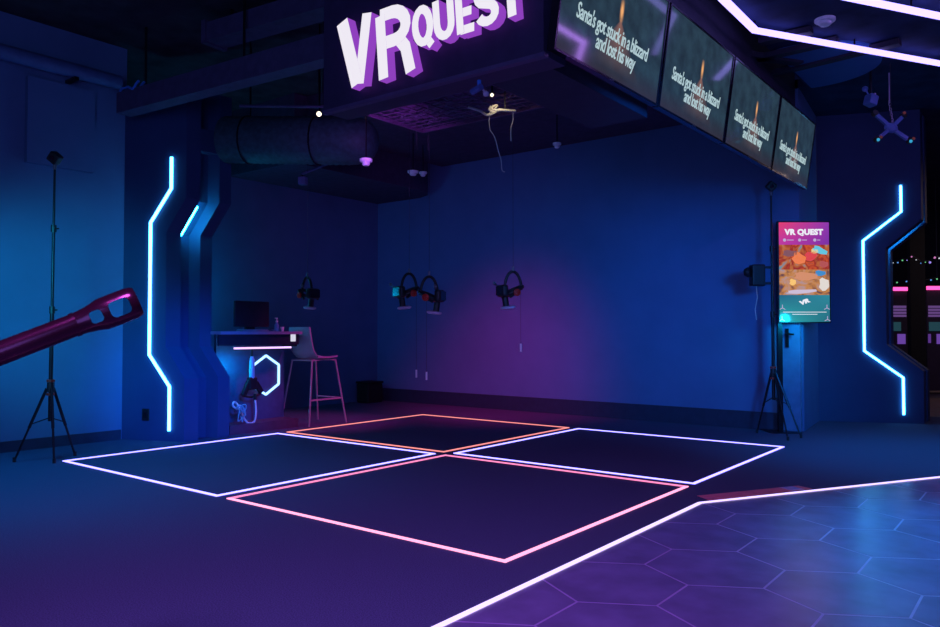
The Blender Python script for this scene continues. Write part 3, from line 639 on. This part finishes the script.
# roll so that local x points to the viewer
vx = MBr.inverted().to_3x3() @ (CAM - at(60, 330, 2.0)); roll = math.atan2(vx.y, vx.x); MBr = MBr @ Matrix.Rotation(roll, 4, 'Z')
t = thing('prop_gun', 'glossy dark red gun barrel with slotted flared muzzle at left edge', 'prop gun', (bA.x, bA.y, 0))
k = 2.0/F_PX
hl = 62*k; r0 = 11.8*k; r1 = 17.2*k
z0 = LB-hl
MB().lathe([(r0, -.25), (r0, z0-.002), (r0*.8, z0-.002), (r0*.8, -.25)], (0, 0, 0), 40, MBr).build('barrel_tube', bar_m, t, True)
MB().lathe([(r0*1.07, z0-.006), (r0*1.07, z0+.006), (r0*.9, z0+.006), (r0*.9, z0-.006)], (0, 0, 0), 40, MBr).build('barrel_ring', bar_m, t, True)
def muzzle():
    out = [(r0, z0), (r0*1.06, z0+8*k), (r0*1.2, z0+18*k), (r0*1.42, z0+27*k), (r1*.99, z0+36*k), (r1, z0+46*k), (r1*.99, z0+57*k), (r1*.93, z0+62*k), (r1*.85, z0+64*k)]
    inn = [(max(r-.006, .004), z) for r, z in out][::-1]; inn[0] = (r1*.72, z0+64*k)
    prof = out + inn
    mb = MB(); n = 48; vs = [Vector((r*math.cos(2*PI*a/n), r*math.sin(2*PI*a/n), z)) for r, z in prof for a in range(n)]
    fs = [(i*n+a, i*n+(a+1) % n, ((i+1) % len(prof))*n+(a+1) % n, ((i+1) % len(prof))*n+a) for i in range(len(prof)) for a in range(n)]
    mb.add(vs, fs); o = mb.build('muzzle', bar_m)
    inv = MBr.inverted()
    def cut(z_a, z_b, hw, dy):                              # slot punched through both walls of the muzzle
        zc = (z_a+z_b)/2; hz = (z_b-z_a)/2; c = MB(); rr = min(hw, hz)*.6; poly = []
        d = ((inv @ CAM) - Vector((0, 0, zc))).normalized(); ez = (Vector((0, 0, 1)) - d*d.z).normalized(); ey = ez.cross(d)
        for (cz, cy_, a0) in ((hz-rr, hw-rr, 0), (-hz+rr, hw-rr, 90), (-hz+rr, -hw+rr, 180), (hz-rr, -hw+rr, 270)):
            for s_ in range(6):
                a = math.radians(a0+s_*18); poly.append(Vector((0, 0, zc)) + ey*(dy+cy_+rr*math.sin(a)) + ez*(cz+rr*math.cos(a)))
        n_p = len(poly); vs_ = [p_+d*.15 for p_ in poly]+[p_-d*.15 for p_ in poly]
        c.add(vs_, [tuple(range(n_p)), tuple(range(n_p, 2*n_p))[::-1]]+[(q_, (q_+1) % n_p, n_p+(q_+1) % n_p, n_p+q_) for q_ in range(n_p)])
        return c.build('cutter', bar_m)
    cs = [cut(z0+15*k, z0+27.5*k, 6.6*k, 0), cut(z0+35*k, z0+56*k, 8.6*k, 0)]
    for c in cs:
        m = o.modifiers.new('b', 'BOOLEAN'); m.operation = 'DIFFERENCE'; m.object = c; m.solver = 'EXACT'
    me = bpy.data.meshes.new_from_object(o.evaluated_get(bpy.context.evaluated_depsgraph_get()))
    for c in cs: bpy.data.objects.remove(c)
    bpy.data.objects.remove(o); me.transform(MBr); return me
me = muzzle(); me.name = 'muzzle'; o = bpy.data.objects.new('muzzle', me); COL.objects.link(o); o.parent = t; o.matrix_parent_inverse = t.matrix_basis.inverted()
me.polygons.foreach_set('use_smooth', [True]*len(me.polygons)); me.set_sharp_from_angle(angle=math.radians(35))
bE = MBr @ Vector((0, 0, -.55))
MB().beam(MBr @ Vector((0, 0, -.25)), bE, .10, .13).build('gun_body', bar_m, t, bevel=.02)
pb = MBr @ Vector((0, 0, -.40))
MB().tube([(pb.x, pb.y, 0), (pb.x, pb.y, pb.z-.05)], .035, 14).build('pedestal', black_metal, t)
MB().lathe([(.18, 0), (.18, .015), (.05, .03)], (pb.x, pb.y, 0), 28).build('pedestal_base', black_metal, t)

# ================================================================== CEILING THINGS
neon_c = glow('led_ceiling', (1.05, .84, 3.2), 1.0)
XZ = Matrix(((1,0,0,0), (0,0,1,0), (0,1,0,0), (0,0,0,1)))
def ceil_led(pts, label, m=neon_c):
    t = thing('ceiling_light_line', label, 'ceiling light', (pts[0][0], pts[0][1], 3.6), 0, 'angled light lines on the right ceiling')
    mb = MB(); offset_strip(mb, pts, .058, XZ, 3.70, 3.73); mb.build('light_diffuser', m, t)
    for p_ in pts[:2]: MB().tube([(p_[0], p_[1], 3.73), (p_[0], p_[1], 3.80)], .008, 6).build('drop_rod', black_metal, t)
    MB().tube([(pts[1][0]*.5+pts[2][0]*.5, pts[1][1]*.5+pts[2][1]*.5, 3.73), (pts[1][0]*.5+pts[2][0]*.5, pts[1][1]*.5+pts[2][1]*.5, 3.80)], .008, 6).build('drop_rod', black_metal, t)
a1 = on(755, 32, 2, 3.70); a2 = on(940, 65, 2, 3.70); b0 = on(843, -2, 2, 3.70); b1 = on(940, 18, 2, 3.70)
e2 = (a2-a1).normalized(); f1 = (b1-b0).normalized()
ceil_led([(a1.x, -2.6), (a1.x, a1.y), (a1.x+e2.x*2.3, a1.y+e2.y*2.3)], 'angled white-violet ceiling light line nearer the televisions')
ceil_led([(b0.x-.02, -2.6), (b0.x-.02, b0.y-.03), (b0.x+f1.x*1.5, b0.y+f1.y*1.5)], 'angled white-violet ceiling light line at the upper right corner')
ceil_led([(4.63, -1.0), (4.63, 2.1), (4.63+.565*1.6, 2.1+.825*1.6)], 'angled white-violet ceiling light line mirrored in the nearest television', glow('led_ceiling_bright', (8., 3.6, 16.)))
def detector(p, label, r=.055):
    t = thing('smoke_detector', label, 'smoke detector', p, 0, 'smoke detectors on the ceiling')
    MB().lathe([(r, 0), (r, -.018), (r*.92, -.026)], (0, 0, 0), 20, Matrix()).build('mounting_base', white_p, t, True, loc=1)
    MB().lathe([(r*.62, -.026), (r*.62, -.045), (r*.45, -.058), (1e-5, -.06)], (0, 0, 0), 20).build('sensor_dome', white_p, t, True, loc=1)
    return t
p = on(366, 157, 2, 3.19); 
for (x, y, z, l) in ((366, 157, 3.19, 'white ceiling detector in the alcove nearest the left jogged panel'),):
    p = on(x, y, 2, z)
def hung_detector(x, y, depth, ztop, label, r=.055):
    p = at(x, y, depth); t = detector(p, label, r); MB().tube([p+Vector((0, 0, 0)), Vector((p.x, p.y, ztop))], .007, 6).build('drop_rod', black_metal, t); return t
hung_detector(366, 159, 6.5, 4.05, 'white detector hanging before the dark alcove ceiling, leftmost of the row', .055)
hung_detector(413, 171, 9.6, 3.62, 'white detector hanging beside its smaller neighbour, at the middle of the row', .07)
hung_detector(423, 172, 10.2, 3.62, 'small white detector hanging right beside another, nearest the back wall', .055)
p = on(825, 19, 2, 3.80); detector(p, 'lilac-lit white detector between the two ceiling light lines', .085)
p = at(557, 140, 8.6); hung_detector(557, 143, 8.8, 3.62, 'dim small detector hanging below the sign box before the blue wall', .05)

def spot(x, y, depth, ztop, label, strength, r=.035):
    p = at(x, y, depth); t = thing('ceiling_spotlight', label, 'spotlight', p, 0, 'small lit ceiling spotlights')
    dv = (CAM-p).normalized(); M = frame(p, dv)
    MB().lathe([(r*.9, -.12), (r, -.10), (r, 0), (r*.85, 0), (r*.8, -.02)], (0, 0, 0), 18, M).build('lamp_can', black, t, True)
    MB().lathe([(r*.82, -.006), (r*.6, .004), (1e-5, .008)], (0, 0, 0), 18, M).build('lamp_lens', glow('spot_lens%d' % int(strength), (1.0*strength, .85*strength, .6*strength)), t)
    MB().tube([p-dv*.06, p-dv*.06+Vector((0, 0, .06)), Vector(((p-dv*.06).x, (p-dv*.06).y, ztop))], .008, 6).build('lamp_stem', black_metal, t)
spot(319, 114, 7.2, 4.05, 'small bright warm ceiling spotlight above the alcove', 3, .028)
spot(492, 95, 5.6, 3.6, 'tiny warm ceiling spotlight under the sign box by the wire tray', 2, .016)

# beams, pipe and duct
t = thing('ceiling_beam', 'long blue-violet boxed beam running under the ceiling behind the sign', 'beam', (-2.6, -1.5, 3.3))
A = on(124, 105, 2, 3.35); B = on(345, 45, 2, 3.35)
MB().beam(A, B+(B-A)*.25, .16, .20).build('beam_box', beam_m, t)
for f in (.12, .6, 1.1): MB().tube([A+(B-A)*f+Vector((0, 0, .10)), Vector((*(A+(B-A)*f)[:2], 4.05))], .012, 8).build('beam_hanger', black_metal, t)
t = thing('ceiling_duct', 'short violet rectangular duct below the ceiling above the long beam', 'duct', on(240, 30, 2, 3.85))
A2 = on(214, 36, 2, 3.85); B2 = on(345, -2, 2, 3.85)
MB().beam(A2, B2+(B2-A2)*.6, .22, .17).build('duct_run', beam_m, t)
MB().beam(A2-(B2-A2).normalized()*.02, A2+(B2-A2).normalized()*.03, .26, .21).build('duct_flange', beam_m, t)
for f in (.15, .9): MB().beam(A2+(B2-A2)*f+Vector((0, 0, .085)), Vector((*(A2+(B2-A2)*f)[:2], 4.05)), .03, .01).build('duct_strap', black_metal, t)
t = thing('wall_pipe', 'horizontal blue-lit pipe high along the left wall', 'pipe', (LEFT_X+.14, -3, 3.63))
MB().tube([(LEFT_X+.14, -7, 3.63), (LEFT_X+.14, -1.45, 3.63)], .07, 16).build('pipe_run', mat('pipe_paint', (.08, .14, .30), .5), t, True)
for y in (-4.2, -3.0, -1.9): MB().box((LEFT_X, y-.02, 3.53), (LEFT_X+.20, y+.02, 3.56)).build('pipe_bracket', black_metal, t)
t = thing('cable_coil', 'small bright blue coil of cable resting on the long beam end', 'cable', A+Vector((.1, 0, .1)))
P = [A+(B-A)*.0+Vector((.02+.05*i, -.05, .10+.022+.02*abs(math.sin(i*1.3))+.035*(i > 3)*math.sin(i))) for i in range(8)]
MB().tube(smooth_path(P), .012, 8).build('coil_loop', cable_b, t)
MB().tube(smooth_path([p_+Vector((.01, .05, -.0)) for p_ in P]), .012, 8).build('coil_loop', cable_b, t)
t = thing('air_duct', 'large round dark teal ribbed air duct hanging over the alcove', 'duct', at(310, 140, 7.7))
D0 = at(226, 140, 7.9); D1 = at(352, 141, 7.6); dd = D1-D0; pr = []; rs = []
for i in range(41):
    pr.append(D0+dd*(i/40)); rs.append(.235+(.008 if i % 2 else 0))
end = [(.04, .232), (.09, .21), (.13, .17), (.155, .11), (.165, .02)]
for a_, r_ in end: pr.append(D1+dd.normalized()*a_*1.6); rs.append(r_)
MB().tube(pr, rs, 28).build('duct_hose', duct_m, t, True)
for f in (.2, .75):
    q_ = D0+dd*f; MB().tube([q_+Vector((0, 0, .24)), Vector((q_.x, q_.y, 4.05))], .008, 6).build('duct_hanger', black_metal, t)
    MB().tube([q_+Matrix.Rotation(2*PI*j/20, 3, dd.normalized()) @ Vector((0, 0, .246)) for j in range(21)], .009, 6).build('duct_clamp', black_metal, t)
t = thing('conduit_pipe', 'thin bluish conduit running slanted below the alcove ceiling', 'pipe', at(330, 160, 8.0))
C0 = at(240, 106, 7.2); C1 = at(345, 107, 6.9)
MB().tube([C0, C1, C1+RT*.25], .014, 8).build('conduit_run', beam_m, t)
for f in (.1, .8): q_ = C0.lerp(C1, f); MB().tube([q_, Vector((q_.x, q_.y, 4.05))], .006, 6).build('conduit_hanger', black_metal, t)
t = thing('conduit_branch', 'blue slanted conduit ending in a junction box over the alcove', 'pipe', at(350, 155, 8.6))
E0 = at(302, 174, 8.8); E1 = at(350, 155, 8.6)
MB().tube([E0, E1], .016, 8).tube([E1, Vector((E1.x, E1.y, 3.62))], .012, 8).build('conduit_branch', mat('conduit_blue', (.10, .14, .30), .5), t)
t = thing('wall_box', 'small blue junction box hanging at the conduit end over the alcove', 'junction box', at(303, 180, 8.8))
MB().box((-.045, -.045, -.045), (.045, .045, .045), M=Matrix.Translation(at(303, 181, 8.8)) @ Matrix.Rotation(.5, 4, 'Z')).build('box_body', mat('conduit_blue', (.10, .14, .30), .5), t, bevel=.006)
MB().tube([at(303, 181, 8.8)+Vector((0, 0, .045)), E0+Vector((0, 0, .0))], .012, 8).build('box_stem', black_metal, t)

# wire tray with tangled cables under the sign
TZ = 2.93
tc = [on(345, 108, 2, TZ), on(522, 83, 2, TZ), on(528, 103, 2, TZ), on(430, 132, 2, TZ)]
t = thing('wire_tray', 'dark wire mesh tray full of cables hanging below the sign box', 'cable tray', (.5, -.4, TZ))
wm = mat('tray_wire', (.16, .08, .18), .5, .3)
w_ = MB(); X0, X1, Y0, Y1 = -.15, 1.22, -1.05, -.13
for i in range(15): x = X0+(X1-X0)*i/14; w_.tube([(x, Y0, TZ), (x, Y1, TZ)], .006, 5)
for i in range(12): y = Y0+(Y1-Y0)*i/11; w_.tube([(X0, y, TZ), (X1, y, TZ)], .006, 5)
w_.build('mesh_panel', wm, t)
fr = MB()
for a, b in (((X0, Y0), (X1, Y0)), ((X1, Y0), (X1, Y1)), ((X1, Y1), (X0, Y1)), ((X0, Y1), (X0, Y0))): fr.beam((*a, TZ), (*b, TZ), .025, .03)
fr.build('tray_frame', wm, t)
for x in (X0, X1): 
    MB().tube([(x, Y1, TZ), (x, Y1, 4.05)], .008, 6).build('tray_hanger', black_metal, t)
rnd = random.Random(11)
for k_ in range(9):
    P = [Vector((rnd.uniform(X0+.05, X1-.05), rnd.uniform(Y0+.3, Y1-.03), TZ+.02+rnd.uniform(0, .09))) for _ in range(6)]
    MB().tube(smooth_path(P), .008, 6).build('tray_cable', mat('tray_cable_violet', (.22, .10, .28), .5), t)
t = thing('cable_bundle', 'loose pale cables and strips lit warm at the tray corner', 'cables', (X1-.1, Y1, TZ))
q0 = at(505, 110, 5.75); rz = q0.z
def cp(x, y, d=5.75): return at(x, y, d)
MB().tube(smooth_path([cp(468, 107), cp(480, 111), cp(488, 115), cp(500, 110), cp(512, 111)]), .010, 6).build('pale_strip', cable_w, t)
MB().tube(smooth_path([cp(490, 106), cp(494, 112), cp(489, 109), cp(497, 105), cp(492, 113)]), .008, 6).build('pale_knot', cable_w, t)
MB().beam(cp(494, 110), cp(516, 111), .03, .012).build('pale_plate', cable_w, t)
MB().tube([cp(505, 110), Vector((cp(505, 110).x, cp(505, 110).y, 4.05))], .006, 6).build('bundle_hanger', black_metal, t)
tag(MB().tube(smooth_path([cp(490, 130), cp(495, 138), cp(498, 150), cp(501, 160), cp(502, 170), cp(505, 172)]), .0035, 6).tube(smooth_path([cp(490, 130), cp(489, 120), cp(490, 112)]), .003, 6).build('dangling_wire', cable_w, t), 'longer pale wire dangling below')
MB().tube(smooth_path([cp(513, 111), cp(513, 120), cp(511, 128), cp(511, 141)]), .003, 6).build('dangling_wire', cable_w, t)
t = thing('dangling_cord', 'two thin dark blue cords dangling left of the pale wires', 'cord', at(418, 130, 6.2))
for x in (417, 428): MB().tube([at(x, 150, 7.3), at(x-.5, 128, 7.3), Vector((*at(x, 128, 7.3)[:2], 4.05))], .006, 6).build('cord_line', cable_d, t)
t = thing('stage_lamp', 'small bluish lamp clamped to the underside of the sign front edge', 'lamp', at(474, 86, 4.75))
q_ = on(474, 78, 2, 2.59)
MB().tube([q_+Vector((0, .05, 0)), q_+Vector((0, .05, -.05))], .012, 8).build('lamp_clamp', cable_b, t)
MB().tube([q_+Vector((-.05, .05, -.06)), q_+Vector((.03, .03, -.05))], .02, 10).build('lamp_body', mat('lamp_blue', (.08, .12, .35), .4), t)
tag(MB().ball(q_+Vector((.05, .05, -.09)), .018).tube([q_+Vector((.02, .05, -.05)), q_+Vector((.05, .05, -.09))], .007, 6).build('lamp_bulb', pad_m, t), 'lilac ball on the lamp')

# storage box against the corner
t = thing('storage_box', 'low black box on the floor in the back corner of the alcove', 'box', (-4.1, 3.2, 0))
q_ = on(378, 408, 2, 0)
MB().box((-4.28, 2.98, 0), (-4.02, 3.30, .30)).build('box_body', mat('box_black', (.008, .008, .010), .8), t, bevel=.02)
MB().box((-4.29, 2.97, .30), (-4.01, 3.31, .33)).build('box_lid', mat('box_black', (.008, .008, .010), .8), t, bevel=.01)

# drone, camera and chain hanging at the right
dp = at(891, 128, 7.6)
t = thing('toy_drone', 'dark blue four-armed drone hanging tilted below the right ceiling', 'drone', dp)
MD = Matrix.Translation(dp) @ Matrix(((RT.x, -FW.x, UP.x, 0), (RT.y, -FW.y, UP.y, 0), (RT.z, -FW.z, UP.z, 0), (0,0,0,1))) @ Matrix.Rotation(.12, 4, 'Y') @ Matrix.Rotation(.35, 4, 'X')
dm = mat('drone_blue', (.10, .18, .45), .4)
MB().ball((0, 0, 0), .07, M=MD, sc=(1, .5, .8)).build('drone_body', dm, t, True)
for a_, col in ((50, 'red'), (135, 'none'), (-35, 'cyan'), (-135, 'cyan')):
    v = Vector((math.cos(math.radians(a_)), 0, math.sin(math.radians(a_)))); e = v*.215
    ar = MB().beam(MD @ (v*.03), MD @ e, .035, .03, up=FW).build('drone_arm', dm, t)
    MB().lathe([(.03, -.02), (.03, .02)], (0, 0, 0), 14, MD @ Matrix.Translation(e) @ Matrix.Rotation(PI/2, 4, 'X')).build('motor', black, ar)
    if col != 'none':
        tag(MB().ball(MD @ (e+Vector((0, .02, -.02 if col == 'cyan' else .02))), .016).build('indicator_light', glow('led_cyan', (.03, .35, .6)) if col == 'cyan' else glow('led_red', (.08, .015, .012)), ar), 'small glowing light at the arm tip')
    if a_ in (-35, -135):
        tag(MB().ball(MD @ (e+Vector((.03, .02, .015))), .016).build('indicator_light', glow('led_red', (.08, .015, .012)), ar), 'dim red light at the arm tip')
MB().tube([dp, Vector((dp.x, dp.y, 3.80))], .004, 6).build('hanging_wire', cable_d, t)
cpn = at(871, 100, 7.8)
t = thing('ceiling_camera', 'small blue-lit ceiling camera hanging left above the drone', 'camera', cpn)
MB().box((-.05, -.05, -.06), (.05, .05, .05), M=Matrix.Translation(cpn) @ Matrix.Rotation(AZ+.3, 4, 'Z') @ Matrix.Rotation(.3, 4, 'Y')).build('camera_body', mat('camera_blue', (.12, .2, .5), .4), t, bevel=.012)
MB().ball(cpn+Vector((.04, -.02, .05)), .012).build('camera_light', mat('camera_dot', (.5, .3, .6), .4), t)
MB().tube([cpn+Vector((0, 0, .05)), Vector((cpn.x, cpn.y, 3.80))], .012, 8).build('camera_stem', black_metal, t)
c2 = at(865, 89, 7.8); MB().ball(c2, .03).tube([c2, c2+Vector((.03, .02, -.06))], .008, 6).build('camera_knuckle', mat('camera_blue', (.12, .2, .5), .4), t)
chp = at(889, 72, 7.9)
t = thing('hanging_chain', 'short violet chain hanging from the right ceiling above the drone', 'chain', chp)
ln = MB()
for i in range(10):
    c = Vector((chp.x+.004*i*RT.x, chp.y, min(chp.z, 3.5)-.028*i)); ux_ = RT if i % 2 else FW
    ln.tube([c + ux_*.011*math.cos(2*PI*j/10)+Vector((0, 0, .018*math.sin(2*PI*j/10))) for j in range(11)], .004, 5)
ln.build('chain_links', pad_m, t)
MB().tube([(chp.x, chp.y, min(chp.z, 3.5)+.0), (chp.x, chp.y, 3.80)], .006, 6).build('chain_hook', pad_m, t)

# ================================================================== FAR ROOM THROUGH THE RIGHT OPENING
FD = 13.5
def machine(xp0, xp1, ytop, label, flip):
    a = at(xp0, 400, FD); b = at(xp1, 400, FD); zt_ = at(xp0, ytop, FD).z
    t = thing('arcade_machine', label, 'arcade machine', ((a.x+b.x)/2, (a.y+b.y)/2, 0), AZ, 'arcade machines in the far room')
    w = (b-a).length/2
    MB().box((-w, 0, 0), (w, .5, zt_)).build('cabinet', mat('machine_dark', (.05, .035, .08), .5), t, loc=1)
    MB().box((-w, -.03, zt_-.03), (w, .0, zt_+.035)).build('marquee_light', glow('led_hot_pink', (2.2, .16, .75)), t, loc=1)
    g = MB(); z1 = at(xp0, 306, FD).z; z2 = at(xp0, 318, FD).z
    for i in range(6):
        for j in range(4): g.box((-w*.85+i*w*.28, -.012, z2+(z1-z2)*j/4+.02), (-w*.85+i*w*.28+.055, 0, z2+(z1-z2)*j/4+.06))
    g.build('button_grid', glow('led_dim_violet', (.11, .05, .19)), t, loc=1)
    MB().box((-w*.05, -.012, at(xp0, 344, FD).z), (w*.75, 0, at(xp0, 334, FD).z)).build('screen', glow('led_violet_screen', (.13, .05, .33)), t, loc=1)
    MB().box((-w*.9, -.012, at(xp0, 343, FD).z), (-w*.65, 0, at(xp0, 334, FD).z)).build('coin_panel', glow('led_violet_dim2', (.09, .03, .22)), t, loc=1)
    MB().box((-w*.8, -.012, at(xp0, 331, FD).z), (w*.3, 0, at(xp0, 322, FD).z)).build('glass_panel', glow('led_teal_dim', (.01, .045, .06)), t, loc=1)
machine(889, 908.5, 289, 'arcade machine with full pink light bar beside the right jogged panel', 0)
machine(928, 948, 288, 'arcade machine with pink light bar at the right edge of view', 1)
t = thing('room_pillar', 'dark square pillar between the two arcade machines in the far room', 'pillar', (*at(919, 400, 13.0)[:2], 0), AZ)
MB().box((-.12, 0, 0), (.14, .08, 3.80)).build('pillar_shaft', mat('pillar_black', (.012, .012, .016), .8), t, loc=1)
MB().box((-.14, -.02, 0), (.16, .10, .12)).build('pillar_foot', mat('pillar_black', (.012, .012, .016), .8), t, loc=1)
t = thing('floor_ledge', 'grey-brown low ledge on the far room floor before the machines', 'ledge', (*at(930, 400, 12.6)[:2], 0), AZ)
MB().box((-1.1, 0, 0), (1.6, .35, .10)).build('ledge_top', mat('ledge_grey', (.22, .18, .17), .6), t, loc=1)
MB().box((-1.1, -.01, .07), (1.6, 0, .10)).build('ledge_edge', mat('ledge_dark', (.05, .04, .04), .6), t, loc=1)
tag(MB().box((2.6, 6.2, .0008), (6.0, 11.6, .004)).build('floor_mat', print_mat('far_floor', [(.10, .07, .08), (.20, .13, .12), (.10, .16, .18)], 6, 1.)), kind='structure')
bpy.data.objects['floor_mat'].name = 'floor_far'
t = thing('string_lights', 'string of tiny coloured bulbs across the far room above the machines', 'string lights', at(920, 262, 12.2))
rnd = random.Random(5); spx = [(884+i*4.6, 260+1.6*math.sin(i*.9)+rnd.uniform(-2.2, 2.2)) for i in range(16)]
MB().tube([at(x, y-1.5, 12.2) for x, y in spx], .008, 5).build('light_cord', cable_d, t)
bc_ = [glow('bulb_lilac', (.35, .25, .9)), glow('bulb_white', (.6, .65, .7)), glow('bulb_green', (.15, .6, .25)), glow('bulb_pink', (.6, .2, .5)), glow('bulb_blue', (.1, .3, .8))]
for i, (x, y) in enumerate(spx): MB().ball(at(x, y, 12.2), rnd.choice((.008, .012, .018)), 8).build('bulb', bc_[(i*3) % 5], t)
for x in (884, 953): MB().tube([at(x, 259, 12.2), Vector((*at(x, 259, 12.2)[:2], 3.80))], .006, 5).build('cord_drop', cable_d, t)
t = thing('string_lights', 'short row of tiny green bulbs just above the pink machine bars', 'string lights', at(915, 282, 13.2))
spx = [(890, 284), (897, 282.5), (906.5, 281.5), (921, 282), (931, 280), (937, 279)]
MB().tube([at(x, y-1.3, 13.2) for x, y in spx], .008, 5).build('light_cord', cable_d, t)
for i, (x, y) in enumerate(spx): MB().ball(at(x, y, 13.2), .013, 8).build('bulb', bc_[2 if i % 2 else 4], t)
for x in (890, 937): MB().tube([at(x, 281, 13.2), Vector((*at(x, 281, 13.2)[:2], 3.80))], .006, 5).build('cord_drop', cable_d, t)

# ================================================================== LIGHTS
def lamp(kind, name, loc, target, col, power, size=.3, spot=60, blend=1., sy=None):
    l = bpy.data.lights.new(name, kind); l.color = col; l.energy = power
    if kind == 'AREA':
        l.shape = 'RECTANGLE' if sy else 'DISK'; l.size = size
        if sy: l.size_y = sy
    elif kind == 'SPOT': l.spot_size = math.radians(spot); l.spot_blend = blend; l.shadow_soft_size = size
    else: l.shadow_soft_size = size
    o = bpy.data.objects.new(name, l); COL.objects.link(o); o.location = loc
    o.rotation_euler = (Vector(target)-Vector(loc)).to_track_quat('-Z', 'Y').to_euler(); return o
lamp('SPOT', 'left_wall_wash', (-.6, -4.2, 1.9), (LEFT_X, -2.0, 1.35), (0.0, .60, 1.0), 350, .3, 44)
lamp('SPOT', 'back_wall_wash', (4.6, -1.2, 2.0), (1.5, WALL_Y, .85), (0.0, .25, 1.0), 640, .3, 46)
lamp('SPOT', 'back_wall_left', (3.6, -1.6, 2.45), (-1.6, WALL_Y, 1.6), (0.0, .25, 1.0), 330, .3, 52)
lamp('SPOT', 'back_wall_magenta', (-.4, .5, 3.3), on(500, 412, 1, WALL_Y), (1.0, .02, .34), 520, .5, 50)
lamp('SPOT', 'stool_magenta', (-.6, 1.6, 3.3), (-2.6, .9, .5), (1.0, .05, .55), 330, .2, 40)
lamp('POINT', 'alcove_blue', (-3.7, -.2, 1.6), (0, 0, 0), (0.0, .5, 1.0), 22, .1)
lamp('SPOT', 'blue_floor_wash', (-1.5, -3.3, 3.95), (-1.5, -2.7, 0), (0.0, .36, 1.0), 480, .4, 80)
lamp('SPOT', 'violet_front_wash', (3.3, -5.2, 3.6), (1.9, -2.8, 0), (.50, .17, 1.0), 640, .4, 78)
lamp('SPOT', 'right_blue_wash', (3.9, 2.5, 3.7), (3.9, 2.5, 0), (0.0, .33, 1.0), 420, .3, 75)
lamp('SPOT', 'tile_streak_fill', at(866, 47, 6.8), (4.25, -.7, 0), (0.0, .36, 1.0), 1300, .25, 36)  # added spot without fixture; its gloss draws the blue streak on the tiles
lamp('SPOT', 'door_cyan', (2.35, 3.15, 1.25), (2.0, WALL_Y, 1.0), (0.0, .55, 1.0), 18, .05, 100)
lamp('SPOT', 'soffit_fill', (.5, -1.3, 2.5), (-2.3, 1.8, 3.3), (.55, .13, 1.0), 45, .1, 70)
lamp('POINT', 'counter_cyan', (-2.72, -.36, .72), (0, 0, 0), (0.0, .55, 1.0), 3.5, .04)
lamp('SPOT', 'tray_warm', at(496, 97, 5.6), at(502, 111, 5.75), (1.0, .75, .45), 1.5, .02, 100)
lamp('SPOT', 'jamb_fill', (2.2, -2.6, 2.4), (-2.7, -.8, .5), (0.0, .13, 1.0), 1500, .3, 24)  # added spot without fixture, for the floor strips' blue on the jambs
lamp('AREA', 'rear_fill', (4.5, -7.6, 1.6), (0, 0, 2.4), (.20, .28, 1.0), 95, 3.0)  # unseen fill added behind the camera to lift the dark tones
lamp('AREA', 'far_room', (4.5, 9.5, 3.4), (4.5, 9.5, 0), (1.0, .7, .6), 14, 1.0)
w = bpy.data.worlds.new('world'); scene.world = w; w.use_nodes = True
w.node_tree.nodes['Background'].inputs[0].default_value = (.03, .028, .06, 1); w.node_tree.nodes['Background'].inputs[1].default_value = 1.0
